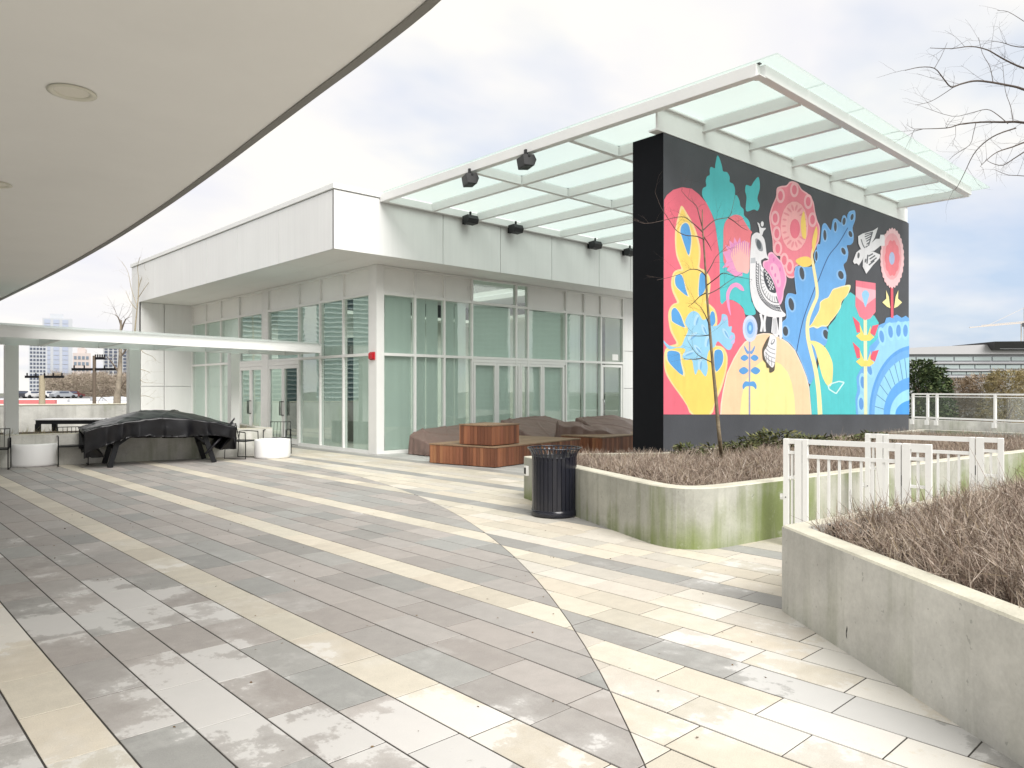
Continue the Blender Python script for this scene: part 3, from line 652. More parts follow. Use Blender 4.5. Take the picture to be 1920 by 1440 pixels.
for u, v in ((1463, 367), (1489, 356), (1515, 378), (1453, 409), (1458, 466), (1480, 500), (1456, 438), (1523, 412), (1470, 488)):
    ell(u, v, 8, 14, LPK); ell(u, v, 4.6, 9, (234, 122, 142))
ell(1489, 424, 27, 48, (234, 130, 146)); ell(1489, 424, 26, 46.5, (250, 180, 182))
for k in range(18):
    q = 2 * math.pi * k / 18; ell(1489 + 19.5 * math.cos(q), 424 + 35 * math.sin(q), 2.0, 6.2 if abs(math.sin(q)) > .5 else 4, (236, 146, 156), -math.atan2(math.cos(q) * 1.7, math.sin(q)) * (1 if math.sin(q) else 1))
ell(1490, 429, 9.5, 18.5, (238, 120, 140))
# small magenta blossom
KB = [(1440, 476), (1446, 472.5), (1451, 476), (1460, 486), (1466, 492.5), (1470, 505), (1474, 521), (1472.5, 534), (1469, 546), (1467.5, 560), (1462.5, 571), (1459, 567), (1454, 546), (1447.5, 524), (1437.5, 509), (1430, 499), (1431, 490), (1439, 487)]
shape(KB, LMAG); shape([(1453 + (u - 1453) * .9, 515 + (v - 515) * .92) for u, v in KB], (240, 152, 200))
shape([(1446, 494), (1456, 498), (1462, 515), (1463, 535), (1457, 538), (1450, 522), (1443, 506)], (250, 186, 212))
for u, v in ((1447, 503), (1453, 516), (1458, 528), (1450, 487), (1462, 505)): ell(u, v, 1.8, 4, (226, 132, 186))
# blue oak-like leaf
B1 = [(1596.5, 395), (1602.7, 396), (1603, 412), (1598, 427), (1600, 442), (1598, 456), (1587, 459), (1590, 473), (1587, 489.6), (1581, 497), (1586, 515.6), (1584, 534), (1575, 552), (1545, 590), (1550, 615), (1555.6, 625), (1554, 644), (1535, 655), (1528, 690), (1525, 719), (1516, 719), (1512.5, 707.5), (1503, 683), (1492, 659), (1478, 642), (1466, 633), (1465, 606), (1474, 595), (1471, 567), (1477, 550), (1492, 552), (1491, 540), (1491, 500), (1526, 499), (1531, 460.5), (1537, 457.5), (1539, 439), (1541.5, 422), (1547.6, 419), (1555, 430), (1558, 430), (1561, 413), (1567.5, 410), (1576.7, 417.8), (1579, 405.6), (1584, 404), (1589, 411.7), (1590, 399)]
shape(B1, (132, 184, 236), True, 3)
shape([(u + (1545 - u) * .035, v + (560 - v) * .02) for u, v in B1], SKB, True, 3)
for u, v, ru, rv, a in ((1597, 407, 2.8, 6, .2), (1582, 415, 3, 7, .1), (1565.7, 425, 2.6, 9, 0), (1546, 441, 3, 10, -.05), (1594, 439, 3.4, 6, -.3), (1581, 471, 3.6, 7, -.4), (1576, 515.6, 5, 8, -.3), (1530, 480, 2.4, 9, 0), (1503, 512.5, 4.4, 12, -.15), (1483, 570.6, 5, 12, -.2), (1472, 621, 5, 9, -.1), (1548, 627, 5, 9, -.3)):
    ell(u, v, ru * 1.7, rv * 1.3, (140, 190, 238), a); ell(u, v, ru, rv, DK, a)
# turquoise hill
shape([(1521.5, 777), (1517, 725), (1530, 700), (1540, 660), (1550, 642), (1553, 612), (1565, 598), (1578, 570), (1586, 553), (1594, 548), (1604, 555), (1612, 580), (1639, 592), (1647, 605), (1645, 640), (1630, 700), (1612, 777)], TEAL, False)
stroke([(1589, 427), (1572, 456), (1552, 482), (1534, 525), (1525.6, 544), (1505, 600.6), (1493, 659)], 1.5, (52, 84, 132))
# stem and yellow leaves
stroke([(1521.7, 484), (1525, 503), (1531, 540), (1530.5, 558), (1522, 578), (1514.5, 600), (1513.4, 625), (1518, 651), (1527.5, 689), (1534, 732), (1537, 777)], (5, 8.5), (250, 234, 176))
stroke([(1530, 425), (1528, 450), (1522, 474), (1522, 490)], (2, 5), (250, 226, 170))
shape([(1506, 396), (1509.5, 411.7), (1511, 436), (1509.5, 448), (1503, 442), (1501, 415)], YEL)
shape([(1491, 489.6), (1502, 482), (1515.6, 482), (1521.7, 491), (1517, 499), (1503, 500)], YEL)
shape([(1530, 425), (1532, 439), (1529, 457.5), (1524.7, 474), (1521.7, 457.5), (1524.7, 439)], YEL)
L1 = [(1594, 535), (1580, 536), (1570, 539), (1561, 542.5), (1556, 551), (1552, 557.5), (1544, 561), (1537, 567), (1536, 577), (1533, 586), (1527, 596), (1522, 606), (1514, 615.6), (1524, 613), (1531, 616), (1540, 612), (1550, 612), (1556, 604), (1559, 600.6), (1566, 592), (1570.6, 585.6), (1576, 575), (1578, 565), (1589, 552)]
shape(L1, (252, 238, 190)); shape([(1556 + (u - 1556) * .93, 577 + (v - 577) * .93) for u, v in L1], (251, 218, 130))
shape([(1516, 640), (1529, 640), (1546, 651), (1557.5, 672), (1561, 689), (1559, 719), (1552, 724), (1542.5, 709), (1535, 683), (1527.5, 655), (1522, 645.6)], (251, 228, 148))
for a, b in zip([(1552, 724), (1559, 719), (1572.5, 715), (1582, 717), (1567, 738), (1554, 730)], [(1559, 719), (1572.5, 715), (1582, 717), (1567, 738), (1554, 730), (1552, 724)]): stroke([a, b], 2.4, (206, 240, 236))
# blue fan in the lower right
shape([(1604.5, 777), (1603, 746), (1606.7, 732), (1605, 707.5), (1613.6, 690.7), (1624, 684), (1630, 649), (1641, 639), (1647, 631), (1646, 610), (1658, 605), (1661, 596), (1671.7, 594), (1681, 590), (1690, 596), (1697.6, 592), (1704, 597), (1704, 777)], SKB, False)
def fan(ru, rv, col, cu=1712, cv=777):
    pts = [(cu - ru * math.cos(q), cv - rv * math.sin(q)) for q in (R(90) * k / 24 for k in range(25))]
    shape([(min(u, 1704), v) for u, v in pts] + [(1704, 777)], col, False)
shape([(1608, 777), (1607, 752), (1612, 735), (1611, 716), (1618, 702), (1632, 690), (1637, 660), (1650, 640), (1652, 618), (1662, 606), (1704, 602), (1704, 777)], LBLU, False)
for u, v, a in ((1652.6, 631, -.15), (1669, 622, -.1), (1684, 620, 0), (1697, 620, 0), (1617, 717, -.1), (1614, 757, -.05), (1629, 692, -.3)):
    ell(u, v, 7, 18, (158, 216, 246), a); ell(u, v, 4.4, 11.5, (96, 156, 220), a)
fan(83, 129, (90, 160, 228)); fan(79, 122, SKB)
fan(73, 108, (150, 212, 244))
for q in (8, 20, 31, 42, 52, 61, 69, 77, 84): stroke([(1712 - 73 * math.cos(R(q)), 777 - 108 * math.sin(R(q))), (1712 - 56 * math.cos(R(q)), 777 - 70 * math.sin(R(q)))], 1.3, (82, 130, 176)) if 1712 - 56 * math.cos(R(q)) < 1703 else None
fan(56, 70, (92, 166, 236)); fan(44, 48, (156, 220, 246)); fan(34, 27, (70, 160, 238))
# tulip
stroke([(1621.5, 598), (1622.3, 777)], 6.5, (224, 232, 190), False)
shape([(1603.6, 525.7), (1641, 531), (1641, 584.7), (1631, 597), (1621, 600.5), (1610.5, 593), (1603, 573.6)], (240, 128, 146), False)
shape([(1604, 537), (1641, 544), (1641, 558), (1623, 572), (1604, 556)], (246, 184, 196), False)
shape([(1615, 551), (1619, 545), (1625, 545), (1629, 552), (1627, 560), (1622, 576), (1617, 561)], (150, 206, 240))
for dv in (0, 48):
    shape([(1597.6, 593 + dv), (1606, 624 + dv), (1615, 622 + dv), (1610.5, 605 + dv)], (232, 90, 112), False)
    shape([(1647, 608 + dv), (1639.6, 630 + dv), (1630, 624 + dv), (1635, 611 + dv)], (232, 90, 112), False)
    shape([(1604, 630 + dv), (1612, 624 + dv), (1611, 608 + dv), (1619, 628 + dv), (1626, 628 + dv), (1632, 610 + dv), (1631, 625 + dv), (1638.5, 632 + dv), (1630, 639 + dv), (1614, 639 + dv)], YEL, False)
# scalloped pink flower at the right
stroke([(1671.5, 535), (1672, 596)], 5, (226, 92, 110), False)
def scal(ru, rv, nn, dep, col, cu=1672, cv=484):
    shape([(cu + ru * (1 + dep * abs(math.cos(q * nn / 2))) * math.cos(q), cv + rv * (1 + dep * abs(math.cos(q * nn / 2))) * math.sin(q)) for q in (2 * math.pi * k / 96 for k in range(96))], col, False)
scal(21, 53, 28, .08, (248, 204, 208)); ell(1671.5, 481, 18, 44, (243, 176, 182)); scal(12.8, 31, 10, .12, (242, 132, 142)); ell(1671.5, 484.5, 5.2, 12, (176, 196, 232))
for s in (-1, 1): shape([(1672 + s * 11.5, 544), (1672 + s * 6.5, 556), (1672 + s * 3.5, 578), (1672 + s * 10, 575), (1672 + s * 18.5, 567), (1672 + s * 11, 560)], (250, 238, 170), False)
# standing white bird
stroke([(1425, 588), (1428, 605), (1426, 622)], 4.5, WHT); stroke([(1434, 592), (1432, 606), (1433, 622)], 4.5, WHT)
shape([(1447.5, 595), (1455, 595), (1460, 627), (1455, 633), (1445, 623)], WHT, False); shape([(1460, 594), (1465.5, 594), (1466, 632), (1461, 638), (1459, 620)], WHT, False)
for k in range(4): stroke([(1449 + k * 1.6, 597), (1448 + k * 2.6, 626)], .7, (120, 124, 132))
shape([(1430, 650), (1428.5, 662), (1430, 674), (1435, 681), (1437, 689), (1441.5, 690), (1442, 698), (1448, 697), (1452, 688), (1452, 640), (1442, 630)], (92, 84, 72))
shape([(1444, 627.5), (1452.5, 631), (1455, 640), (1453, 674), (1448, 689), (1440, 682.5), (1434.5, 674), (1431.5, 660), (1437, 650), (1441, 637.5)], WHT)
for v0 in (652, 660, 668, 676): stroke([(1437 - (v0 > 655) * 3, v0 - 8), (1442, v0), (1452.5, v0 + 4)], 1.1, (110, 114, 120))
ell(1448, 641, 3, 6, (130, 134, 140), .5); ell(1448, 640, 1.6, 4, WHT, .5)
for a in ((1435, 660, 1436, 676), (1440, 668, 1441, 682), (1446, 672, 1446, 686)): stroke([(a[0], a[1]), (a[2], a[3])], 1, (120, 122, 126))
BODY = [(1407.5, 450), (1410, 441), (1417.5, 436), (1426, 440), (1432.5, 450), (1435, 465), (1436.5, 476), (1440.5, 486), (1434, 484), (1430, 486), (1426, 489), (1427.5, 499), (1433, 505), (1447.5, 524), (1454, 546), (1459, 567.5), (1465, 582), (1472, 589), (1469, 594), (1452.5, 595), (1435, 592.5), (1422.5, 586), (1414, 575), (1407.5, 555), (1405, 530), (1405, 492)]
shape(BODY, WHT, True, 3)
shape([(1415, 449), (1420, 448), (1427, 456), (1429.5, 470), (1422, 470), (1417, 461)], (150, 154, 160)); shape([(1418.5, 451), (1422, 450), (1426, 458), (1425, 467), (1421, 466), (1418, 459)], (84, 92, 98))
shape([(1407, 484), (1415, 483), (1416, 493), (1406, 494)], (190, 194, 200), False)
shape([(1419, 417.5), (1423, 420), (1426, 427), (1435, 428), (1430.5, 434), (1428, 441), (1424, 440), (1422, 427)], WHT); ell(1428.2, 420, 2.8, 5, WHT)
shape([(1432, 504), (1447, 525), (1454.5, 548), (1443, 547), (1436, 537), (1431, 522)], (64, 68, 76))
for r in range(6):
    for c_ in range(4):
        u, v = 1433.5 + c_ * 3.4 + r * 1.9, 509 + r * 6.6 + c_ * 3.2
        if 1431 + (v - 505) * .18 < u < 1434 + (v - 505) * .52 and v < 545: ell(u, v, 1.15, 2.1, WHT, -.3, 8)
arcs = [[(1417, 490), (1416.5, 515), (1418, 538), (1424, 557), (1435, 571), (1448, 580), (1464, 584)], [(1424, 497), (1424.5, 520), (1427, 540), (1435, 556), (1447, 566), (1459, 568)], [(1421.5, 494), (1421, 520), (1423.5, 542), (1432, 560), (1445, 571), (1460, 573)]]
for a in arcs: stroke(a, 1.2, (70, 74, 82))
o_, i_ = crom(arcs[0], False, 5), crom(arcs[2], False, 5)
for k in range(1, 30, 1):
    a, b = o_[min(k, len(o_) - 1)], i_[min(k, len(i_) - 1)]; stroke([a, ((a[0] * .25 + b[0] * .75), (a[1] * .25 + b[1] * .75))], 1.3, (84, 88, 96), False)
i2 = crom(arcs[1], False, 5)
for k in range(2, 30, 2):
    a = i2[min(k, len(i2) - 1)]; stroke([a, (a[0] + (1445 - a[0]) * .32, a[1] + (530 - a[1]) * .32)], .8, (120, 124, 130), False)
# white bird in flight
k8 = lambda L_: [(1580 + x / 7.2, 400 + y / 7.2) for x, y in L_]
shape(k8([(130, 650), (175, 530), (225, 490), (300, 480), (440, 345), (490, 345), (500, 290), (550, 290), (560, 330), (560, 440), (500, 440), (470, 465), (420, 505), (290, 540), (262, 620), (210, 705), (180, 675), (150, 685)]), WHT, False)
shape(k8([(200, 310), (260, 275), (400, 235), (470, 190), (425, 330), (360, 440), (310, 505), (240, 490), (205, 410)]), WHT, False)
shape(k8([(290, 530), (400, 515), (500, 560), (490, 605), (400, 700), (310, 818), (262, 720), (265, 620)]), WHT, False)
for a in ([(290, 285), (400, 255)], [(290, 320), (390, 275)], [(300, 350), (385, 305)], [(310, 380), (372, 340)], [(315, 420), (355, 390)], [(300, 460), (330, 440)], [(395, 250), (340, 440)]): stroke(k8(a), 2.2, (92, 96, 102), False)
for a in ([(340, 580), (400, 545)], [(355, 620), (430, 570)], [(370, 660), (450, 600)], [(330, 560), (320, 680)], [(345, 700), (420, 640)]): stroke(k8(a), 2.4, (92, 96, 102), False)
ell(*k8([(205, 570)])[0], 2.2, 5.5, (96, 100, 104), .1); stroke(k8([(240, 350), (262, 420), (290, 470)]), 2, (110, 114, 118)); ell(*k8([(300, 640)])[0], 1.6, 4, (110, 114, 118), .2)
n = NT('mural_paint'); c = n.hsv(n.attr('paint', 'Color'), n.rng(n.noise(2.2, 7, .7), .3, .7, .92, 1.05)); c = n.hsv(c, n.rng(n.noise(2.4, 4, .6, stretch=(2.5, 1, .14)), .5, .8, 1.0, .90)); c = n.hsv(c, n.rng(n.noise(60, 3, .7), .3, .7, .96, 1.04)); n.l(c, n.b.inputs['Base Color']); n.b.inputs['Roughness'].default_value = .6; n.bump(n.noise(35, 4), .22, .008)
part('mural', MUR, n.m, wall, world=False, paint=True)

# ================================================================ glass canopy
can = thing('glass_canopy', 'flat white steel canopy glazed with pale green glass above the mural wall', 'canopy', (9.5, 5.2, 5.7))
CX0, CX1, CY0, CY1, CZ0, CZ1 = 9.5, 18.75, 5.2, 14.57, 5.92, 6.10
rx = [9.5, 10.85, 12.28, 13.80, 15.35, 16.98, 18.75]
mb = MB()
def ibeam(a, b, h, wd):
    (x0, y0), (x1, y1) = a, b; zc = (CZ0 + CZ1) / 2
    mb.beam((x0, y0, CZ1 - .012), (x1, y1, CZ1 - .012), wd, .024); mb.beam((x0, y0, CZ0 + .012), (x1, y1, CZ0 + .012), wd, .024); mb.beam((x0, y0, zc), (x1, y1, zc), .03, CZ1 - CZ0 - .048)
mb.box(CX0 - .08, CX0 + .05, CY0, CY1, CZ0, CZ1, bevel=.006)
mb.box(CX0 + .0505, CX1 - .0505, CY0 - .07, CY0 + .07, CZ0 + .002, CZ1 - .002, bevel=.006)
mb.box(CX1 - .05, CX1 + .08, CY0 - .001, CY1, CZ0, CZ1, bevel=.006)
mb.box(CX0 + .0505, CX1 - .0505, CY1 - .1, CY1, CZ0, CZ1 - .003, bevel=.006)
mb.box(CX0 - .1, CX0 + .06, CY0 - .071, CY0 + .08, CZ0 - .012, CZ0 - .001)
part('edge_beam', mb, STEELW, can)
for x in rx[1:-1]:
    mb = MB(); mb.box(x - .035, x + .035, CY0 + .0705, CY1 - .101, CZ0 + .006, CZ1 - .004); mb.box(x - .05, x + .05, CY0 + .072, CY1 - .102, CZ0 - .008, CZ0 + .0055); part('rafter', mb, STEELW, can)
for y in (8.75, 11.35):
    mb = MB()
    for a, b in zip(rx[:-1], rx[1:]): mb.box(a + .052, b - .052, y - .035, y + .035, CZ0 + .008, CZ1 - .006); mb.box(a + .0525, b - .0525, y - .05, y + .05, CZ0 - .006, CZ0 + .0075)
    part('cross_beam', mb, STEELW, can)
GX = [9.41] + rx[1:-1] + [19.15]; GY = [4.88, 8.75, 11.35, 14.5]
for a, b in zip(GX[:-1], GX[1:]):
    for c_, d in zip(GY[:-1], GY[1:]):
        mb = MB(); mb.box(a + .008, b - .008, c_ + .008, d - .008, CZ1 + .014, CZ1 + .034); part('glass_pane', mb, FROST, can)
mb = MB()
for x in rx:
    for y in (CY0, 8.75, 11.35): mb.box(x - .03, x + .03, y - .03, y + .03, CZ1 + .001, CZ1 + .0135)
part('glass_fixings', mb, mat('fixing_steel', (.1, .1, .1, 1), .4, .6), can)
# deep white girder carrying the canopy on top of the wall
mb = MB(); q = wall.location
gb = MB(); gb.box(-.16, WLEN - .1, -.006, .03, WZ + .03, 6.035); gb.box(-.17, WLEN - .09, -.008, .16, WZ + .003, WZ + .0295); gb.box(-.18, WLEN - .09, -.06, .19, 6.0355, 6.06)
gb.xf(WRZ, tuple(P0)); part('support_girder', gb, STEELW, can)
for k in range(5):
    sb = MB(); sb.box(.8 + k * 1.9, .9 + k * 1.9, .032, .15, WZ + .031, 6.03); sb.xf(WRZ, tuple(P0)); part('stiffener', sb, STEELW, can)

# ---------------------------------------------------------------- loudspeakers
def speaker(label, loc, rz, tilt, under):
    t = thing('loudspeaker', label, 'loudspeaker', loc, rz, 'black loudspeakers under the canopy')
    b = MB(); pr = [(-.13, -.10), (.10, -.14), (.17, -.02), (.13, .10), (-.13, .12)]
    ct, st_ = math.cos(tilt), math.sin(tilt); pr = [((a * ct - z * st_) * .82, (a * st_ + z * ct) * .82) for a, z in pr]
    vs = [(-.165, a, z) for a, z in pr] + [(.165, a, z) for a, z in pr]; n_ = 5
    b.add(vs, [tuple(range(n_))[::-1], tuple(range(n_, 2 * n_))] + [(i, (i + 1) % n_, n_ + (i + 1) % n_, n_ + i) for i in range(n_)]); part('cabinet', b, BLACKP, t, world=False)
    g_ = MB(); gv = [(-.15, pr[1][0] - .005, pr[1][1] + .01), (.15, pr[1][0] - .005, pr[1][1] + .01), (.15, pr[0][0], pr[0][1] - .008), (-.15, pr[0][0], pr[0][1] - .008)]
    g_.add(gv + [(x, y, z - .012) for x, y, z in gv], [(3, 2, 1, 0), (4, 5, 6, 7), (0, 1, 5, 4), (1, 2, 6, 5), (2, 3, 7, 6), (3, 0, 4, 7)]); part('grille', g_, BLACK, t, world=False)
    k = MB()
    if under: k.box(-.03, .03, -.03, .03, .08, .22); k.box(-.18, .18, -.02, .02, .05, .08)
    else: k.box(-.02, .02, -.24, -.10, -.02, .03); k.box(-.05, .05, -.26, -.241, -.08, .09); k.box(-.02, .02, -.02, .02, .09, .2)
    part('bracket', k, BLACK, t, world=False); return t
speaker('black loudspeaker under the canopy edge beam, nearer the pavilion fascia', (9.42, 11.35, 5.76), R(-112), R(10), True)
speaker('black loudspeaker under the canopy edge beam, nearer the mural wall', (9.42, 9.75, 5.76), R(-112), R(10), True)
for u, lab in ((882, 'leftmost of the four black loudspeakers mounted along the pavilion fascia'), (967, 'second from left of the four black loudspeakers along the pavilion fascia'), (1116, 'third from left of the four black loudspeakers along the pavilion fascia'), (1181, 'black loudspeaker on the pavilion fascia closest to the mural wall edge')):
    p = ray(u); x = p.x * (14.33 / p.y); speaker(lab, (x, 14.33, 5.86), R(180), R(8), False)
# ================================================================ curved roof overhang above the camera
HZ = 3.6
edge = [(2.95, 24.0), (2.95, 19.8), (2.95, 14.8), (2.885, 11.27), (2.775, 8.72), (2.655, 6.89), (2.545, 5.53), (2.465, 4.55), (2.405, 3.79), (2.30, 2.9), (2.05, 1.9), (1.45, 1.0), (.5, .4), (-.9, .05), (-2.6, 0.0)]  # unseen end near the camera is cut back to let light under
edge = crom(edge, False, 4)
hb = thing('curved_roof', 'big curved roof overhang with a smooth pale soffit at the upper left', 'roof', (-4, 3, 0))
mb = MB(); inner = []
for i_, (x, y) in enumerate(edge):
    a_, b_ = Vector(edge[max(i_ - 1, 0)]), Vector(edge[min(i_ + 1, len(edge) - 1)]); t_ = (b_ - a_).normalized(); inner.append((x + t_.y * .055, y - t_.x * .055))
mb.prism(inner[::-1] + [(-2.6, 24.0)], HZ, HZ + .05); part('soffit', mb, mat('smooth_plaster_soffit', (.94, .935, .91, 1), .7, var=.035, vscale=.5), hb)
mb = MB()
for (a, b), (i, j) in zip(zip(edge[:-1], edge[1:]), zip(inner[:-1], inner[1:])):
    z0, z1 = HZ - .012, HZ + .52
    vs = [(i[0], i[1], z0), (a[0], a[1], z0), (b[0], b[1], z0), (j[0], j[1], z0), (i[0], i[1], z1), (a[0], a[1], z1), (b[0], b[1], z1), (j[0], j[1], z1)]
    mb.add(vs, [(0, 1, 2, 3), (4, 7, 6, 5), (1, 5, 6, 2), (0, 3, 7, 4)], 0, .5)
part('edge_trim', mb, mat('edge_trim_metal', (.22, .215, .20, 1), .55, var=.05), hb)
mb = MB(); mb.prism([(x - (x - ix) * 1.05, y - (y - iy) * 1.05) for (x, y), (ix, iy) in zip(edge, inner)][::-1] + [(-2.6, 24.0)], HZ + .051, HZ + .5); part('roof_slab', mb, CONCW, hb)
for y in (2.0, 7.5, 13.0, 18.2): mb = MB(); mb.lathe([(.22, -.02), (.22, HZ + .002)], (-1.7, y, 0), 28); part('column', mb, CONCW, hb)  # unseen columns added instead of a wall, so side light enters
for x, y in ((1.237, 5.662), (1.235, 8.69)):
    d = MB(); d.lathe([(.145, -.004), (.148, -.010), (.12, -.014), (.105, -.006), (.10, .02)], (x, y, HZ), 40); dl = part('downlight', d, mat('downlight_rim', (.74, .72, .62, 1), .45), hb)
    d = MB(); d.lathe([(.0, .003), (.101, .003)], (x, y, HZ - .006), 32); part('lens', d, mat('downlight_lens', (.85, .82, .72, 1), .3), dl)

# ================================================================ planters
def offset_poly(poly, d):
    n_ = len(poly); out = []
    for i in range(n_):
        p, a, b = Vector(poly[i]), Vector(poly[i - 1]), Vector(poly[(i + 1) % n_])
        e1 = (p - a).normalized(); e2 = (b - p).normalized(); n1 = Vector((-e1.y, e1.x)); n2 = Vector((-e2.y, e2.x)); m = (n1 + n2)
        m = m / max(.4, m.length_squared / 2) / 1.0 if False else m.normalized() / max(.35, m.normalized().dot(n1)); out.append(tuple(p + m * d))
    return out
def fillet(poly, idx, r, n_=8):
    p, a, b = Vector(poly[idx]), Vector(poly[idx - 1]), Vector(poly[(idx + 1) % len(poly)])
    s = p + (a - p).normalized() * r; e = p + (b - p).normalized() * r
    cur = [tuple((1 - t) ** 2 * s + 2 * t * (1 - t) * p + t * t * e) for t in (k / n_ for k in range(n_ + 1))]
    return poly[:idx] + cur + poly[idx + 1:]
def planter(name, label, poly, zt, th, m_side, zs, zb=-.03):
    t = thing(name, label, 'planter', (poly[0][0], poly[0][1], 0))
    inn = offset_poly(poly, th); n_ = len(poly); b = MB(); c = .012
    o2 = offset_poly(poly, c)
    vs = []
    for q, z in ((poly, zb), (poly, zt - c), (o2, zt), (inn, zt), (inn, zs - .1)): vs += [(x, y, z) for x, y in q]
    sm = len(poly) > 8
    b.add(vs, [(k * n_ + i, k * n_ + (i + 1) % n_, (k + 1) * n_ + (i + 1) % n_, (k + 1) * n_ + i) for k in (0, 3) for i in range(n_)], 0, .5)
    b.add(vs, [(k * n_ + i, k * n_ + (i + 1) % n_, (k + 1) * n_ + (i + 1) % n_, (k + 1) * n_ + i) for k in (1, 2) for i in range(n_)], 1, .5)
    part('planter_wall', b, [m_side, CONCL], t)
    s = MB(); s.add([(x, y, zs) for x, y in inn], [tuple(range(n_))]); part('soil', s, SOIL, t)
    return t, inn
A1 = [(7.62, 7.93), (6.10, 4.13), (20.0, 2.35), (20.0, 6.62), (9.62, 6.93), (8.67, 7.66)]
A1f = fillet(A1, 1, .72, 10)
pl1, in1 = planter('concrete_planter', 'mossy round cornered concrete planter in front of the mural wall', A1f, .62, .17, CONCG, .50)
A2 = [(5.10, 2.61), (3.73, .83), (2.55, -.72), (9.0, -2.5), (14.0, -1.0), (14.0, 1.49)]
pl2, in2 = planter('concrete_planter', 'pale grey concrete planter with a sharp corner at the right foreground', A2, .62, .15, CONC, .50)
mb = MB(); _a = Vector((5.10, 2.61)); _b = Vector((3.73, .83)); _d = (_b - _a).normalized(); _n = Vector((_d.y, -_d.x)); _c = _a + _d * .86 + _n * .0015
mb.add([(_c.x + _d.x * q_[0], _c.y + _d.y * q_[0], q_[1]) for q_ in ((0, .10), (.012, .085), (.006, .12), (.016, .15), (.010, .165), (.0, .13))], [(0, 1, 2, 3, 4, 5)]); part('chip', mb, mat('dark_chip', (.02, .02, .02, 1), .9), pl2)
ob = thing('wall_outlet', 'small grey electrical box on the planter end behind the trash can', 'outlet', (7.4, 7.4, .3))
mb = MB(); e_ = (Vector(A1[1]) - Vector(A1[0])).normalized(); mb.beam(Vector((7.62, 7.93, .42)) + Vector((e_.x, e_.y, 0)) * .10 + Vector((e_.y, -e_.x, 0)) * .02, Vector((7.62, 7.93, .42)) + Vector((e_.x, e_.y, 0)) * .19 + Vector((e_.y, -e_.x, 0)) * .02, .04, .14)
part('cover', mb, GREYP, ob); mb = MB(); mb.beam(Vector((7.62, 7.93, .42)) + Vector((e_.x, e_.y, 0)) * .115 + Vector((e_.y, -e_.x, 0)) * .043, Vector((7.62, 7.93, .42)) + Vector((e_.x, e_.y, 0)) * .175 + Vector((e_.y, -e_.x, 0)) * .043, .006, .09); part('socket', mb, BLACK, ob)

def in_poly(px_, py_, poly):
    c = np.zeros(len(px_), bool); n_ = len(poly)
    for i in range(n_):
        x0, y0 = poly[i]; x1, y1 = poly[(i + 1) % n_]
        if y0 == y1: continue
        k = ((y0 > py_) != (y1 > py_)) & (px_ < (x1 - x0) * (py_ - y0) / (y1 - y0) + x0); c ^= k
    return c
def edge_dist(px_, py_, poly):
    d = np.full(len(px_), 1e9); n_ = len(poly)
    for i in range(n_):
        a = np.array(poly[i]); b = np.array(poly[(i + 1) % n_]); ab = b - a; t = np.clip(((px_ - a[0]) * ab[0] + (py_ - a[1]) * ab[1]) / (ab @ ab), 0, 1)
        d = np.minimum(d, np.hypot(px_ - a[0] - t * ab[0], py_ - a[1] - t * ab[1]))
    return d
def np_mesh(name, V, F, rnd, mats):
    me = bpy.data.meshes.new(name); nf, k = F.shape
    me.vertices.add(len(V)); me.vertices.foreach_set('co', V.astype(np.float32).ravel()); me.loops.add(nf * k); me.loops.foreach_set('vertex_index', F.astype(np.int32).ravel())
    me.polygons.add(nf); me.polygons.foreach_set('loop_start', np.arange(0, nf * k, k, dtype=np.int32)); me.polygons.foreach_set('loop_total', np.full(nf, k, np.int32))
    for m in mats: me.materials.append(m)
    a = me.attributes.new('rnd', 'FLOAT', 'FACE'); a.data.foreach_set('value', rnd.astype(np.float32)); me.update(calc_edges=True); me.validate(); return me
def ribbons(P, D, Ln, W, bend, rnd, segs=3):
    """many thin tapering crossed-facing ribbons as quads: P base points, D unit directions, Ln lengths, W widths"""
    N = len(P); up = RNG.normal(size=(N, 3)); S = np.cross(D, up); S /= np.linalg.norm(S, axis=1)[:, None] + 1e-9; B = RNG.normal(size=(N, 3)); B -= (B * D).sum(1)[:, None] * D
    V = np.zeros((N, segs + 1, 2, 3)); 
    for k in range(segs + 1):
        t = k / segs; c = P + D * (Ln * t)[:, None] + B * (bend * t * t * Ln)[:, None]; ww = W * (1 - .75 * t)
        V[:, k, 0] = c - S * (ww / 2)[:, None]; V[:, k, 1] = c + S * (ww / 2)[:, None]
    base = (np.arange(N) * (segs + 1) * 2)[:, None]; fs = []
    for k in range(segs): fs.append(np.stack([base[:, 0] + 2 * k, base[:, 0] + 2 * k + 1, base[:, 0] + 2 * k + 3, base[:, 0] + 2 * k + 2], 1))
    F = np.concatenate(fs, 0); return V.reshape(-1, 3), F, np.tile(rnd, segs)
def twig_mat(name, cols):
    n = NT(name); r = n.attr('rnd'); t = n.t.nodes.new('ShaderNodeValToRGB'); n.l(r, t.inputs[0]); c = t.color_ramp
    c.elements[0].position = 0; c.elements[0].color = cols[0]; c.elements[1].position = 1; c.elements[1].color = cols[-1]
    for i, q in enumerate(cols[1:-1]): c.elements.new((i + 1) / (len(cols) - 1)).color = q
    n.l(t.outputs[0], n.b.inputs['Base Color']); n.b.inputs['Roughness'].default_value = .8; n.b.inputs['Specular IOR Level'].default_value = .2; return n.m
HEATH = twig_mat('dry_heather', [(.10, .066, .05, 1), (.21, .155, .12, 1), (.33, .265, .215, 1), (.46, .39, .33, 1), (.27, .21, .13, 1), (.70, .64, .58, 1)])
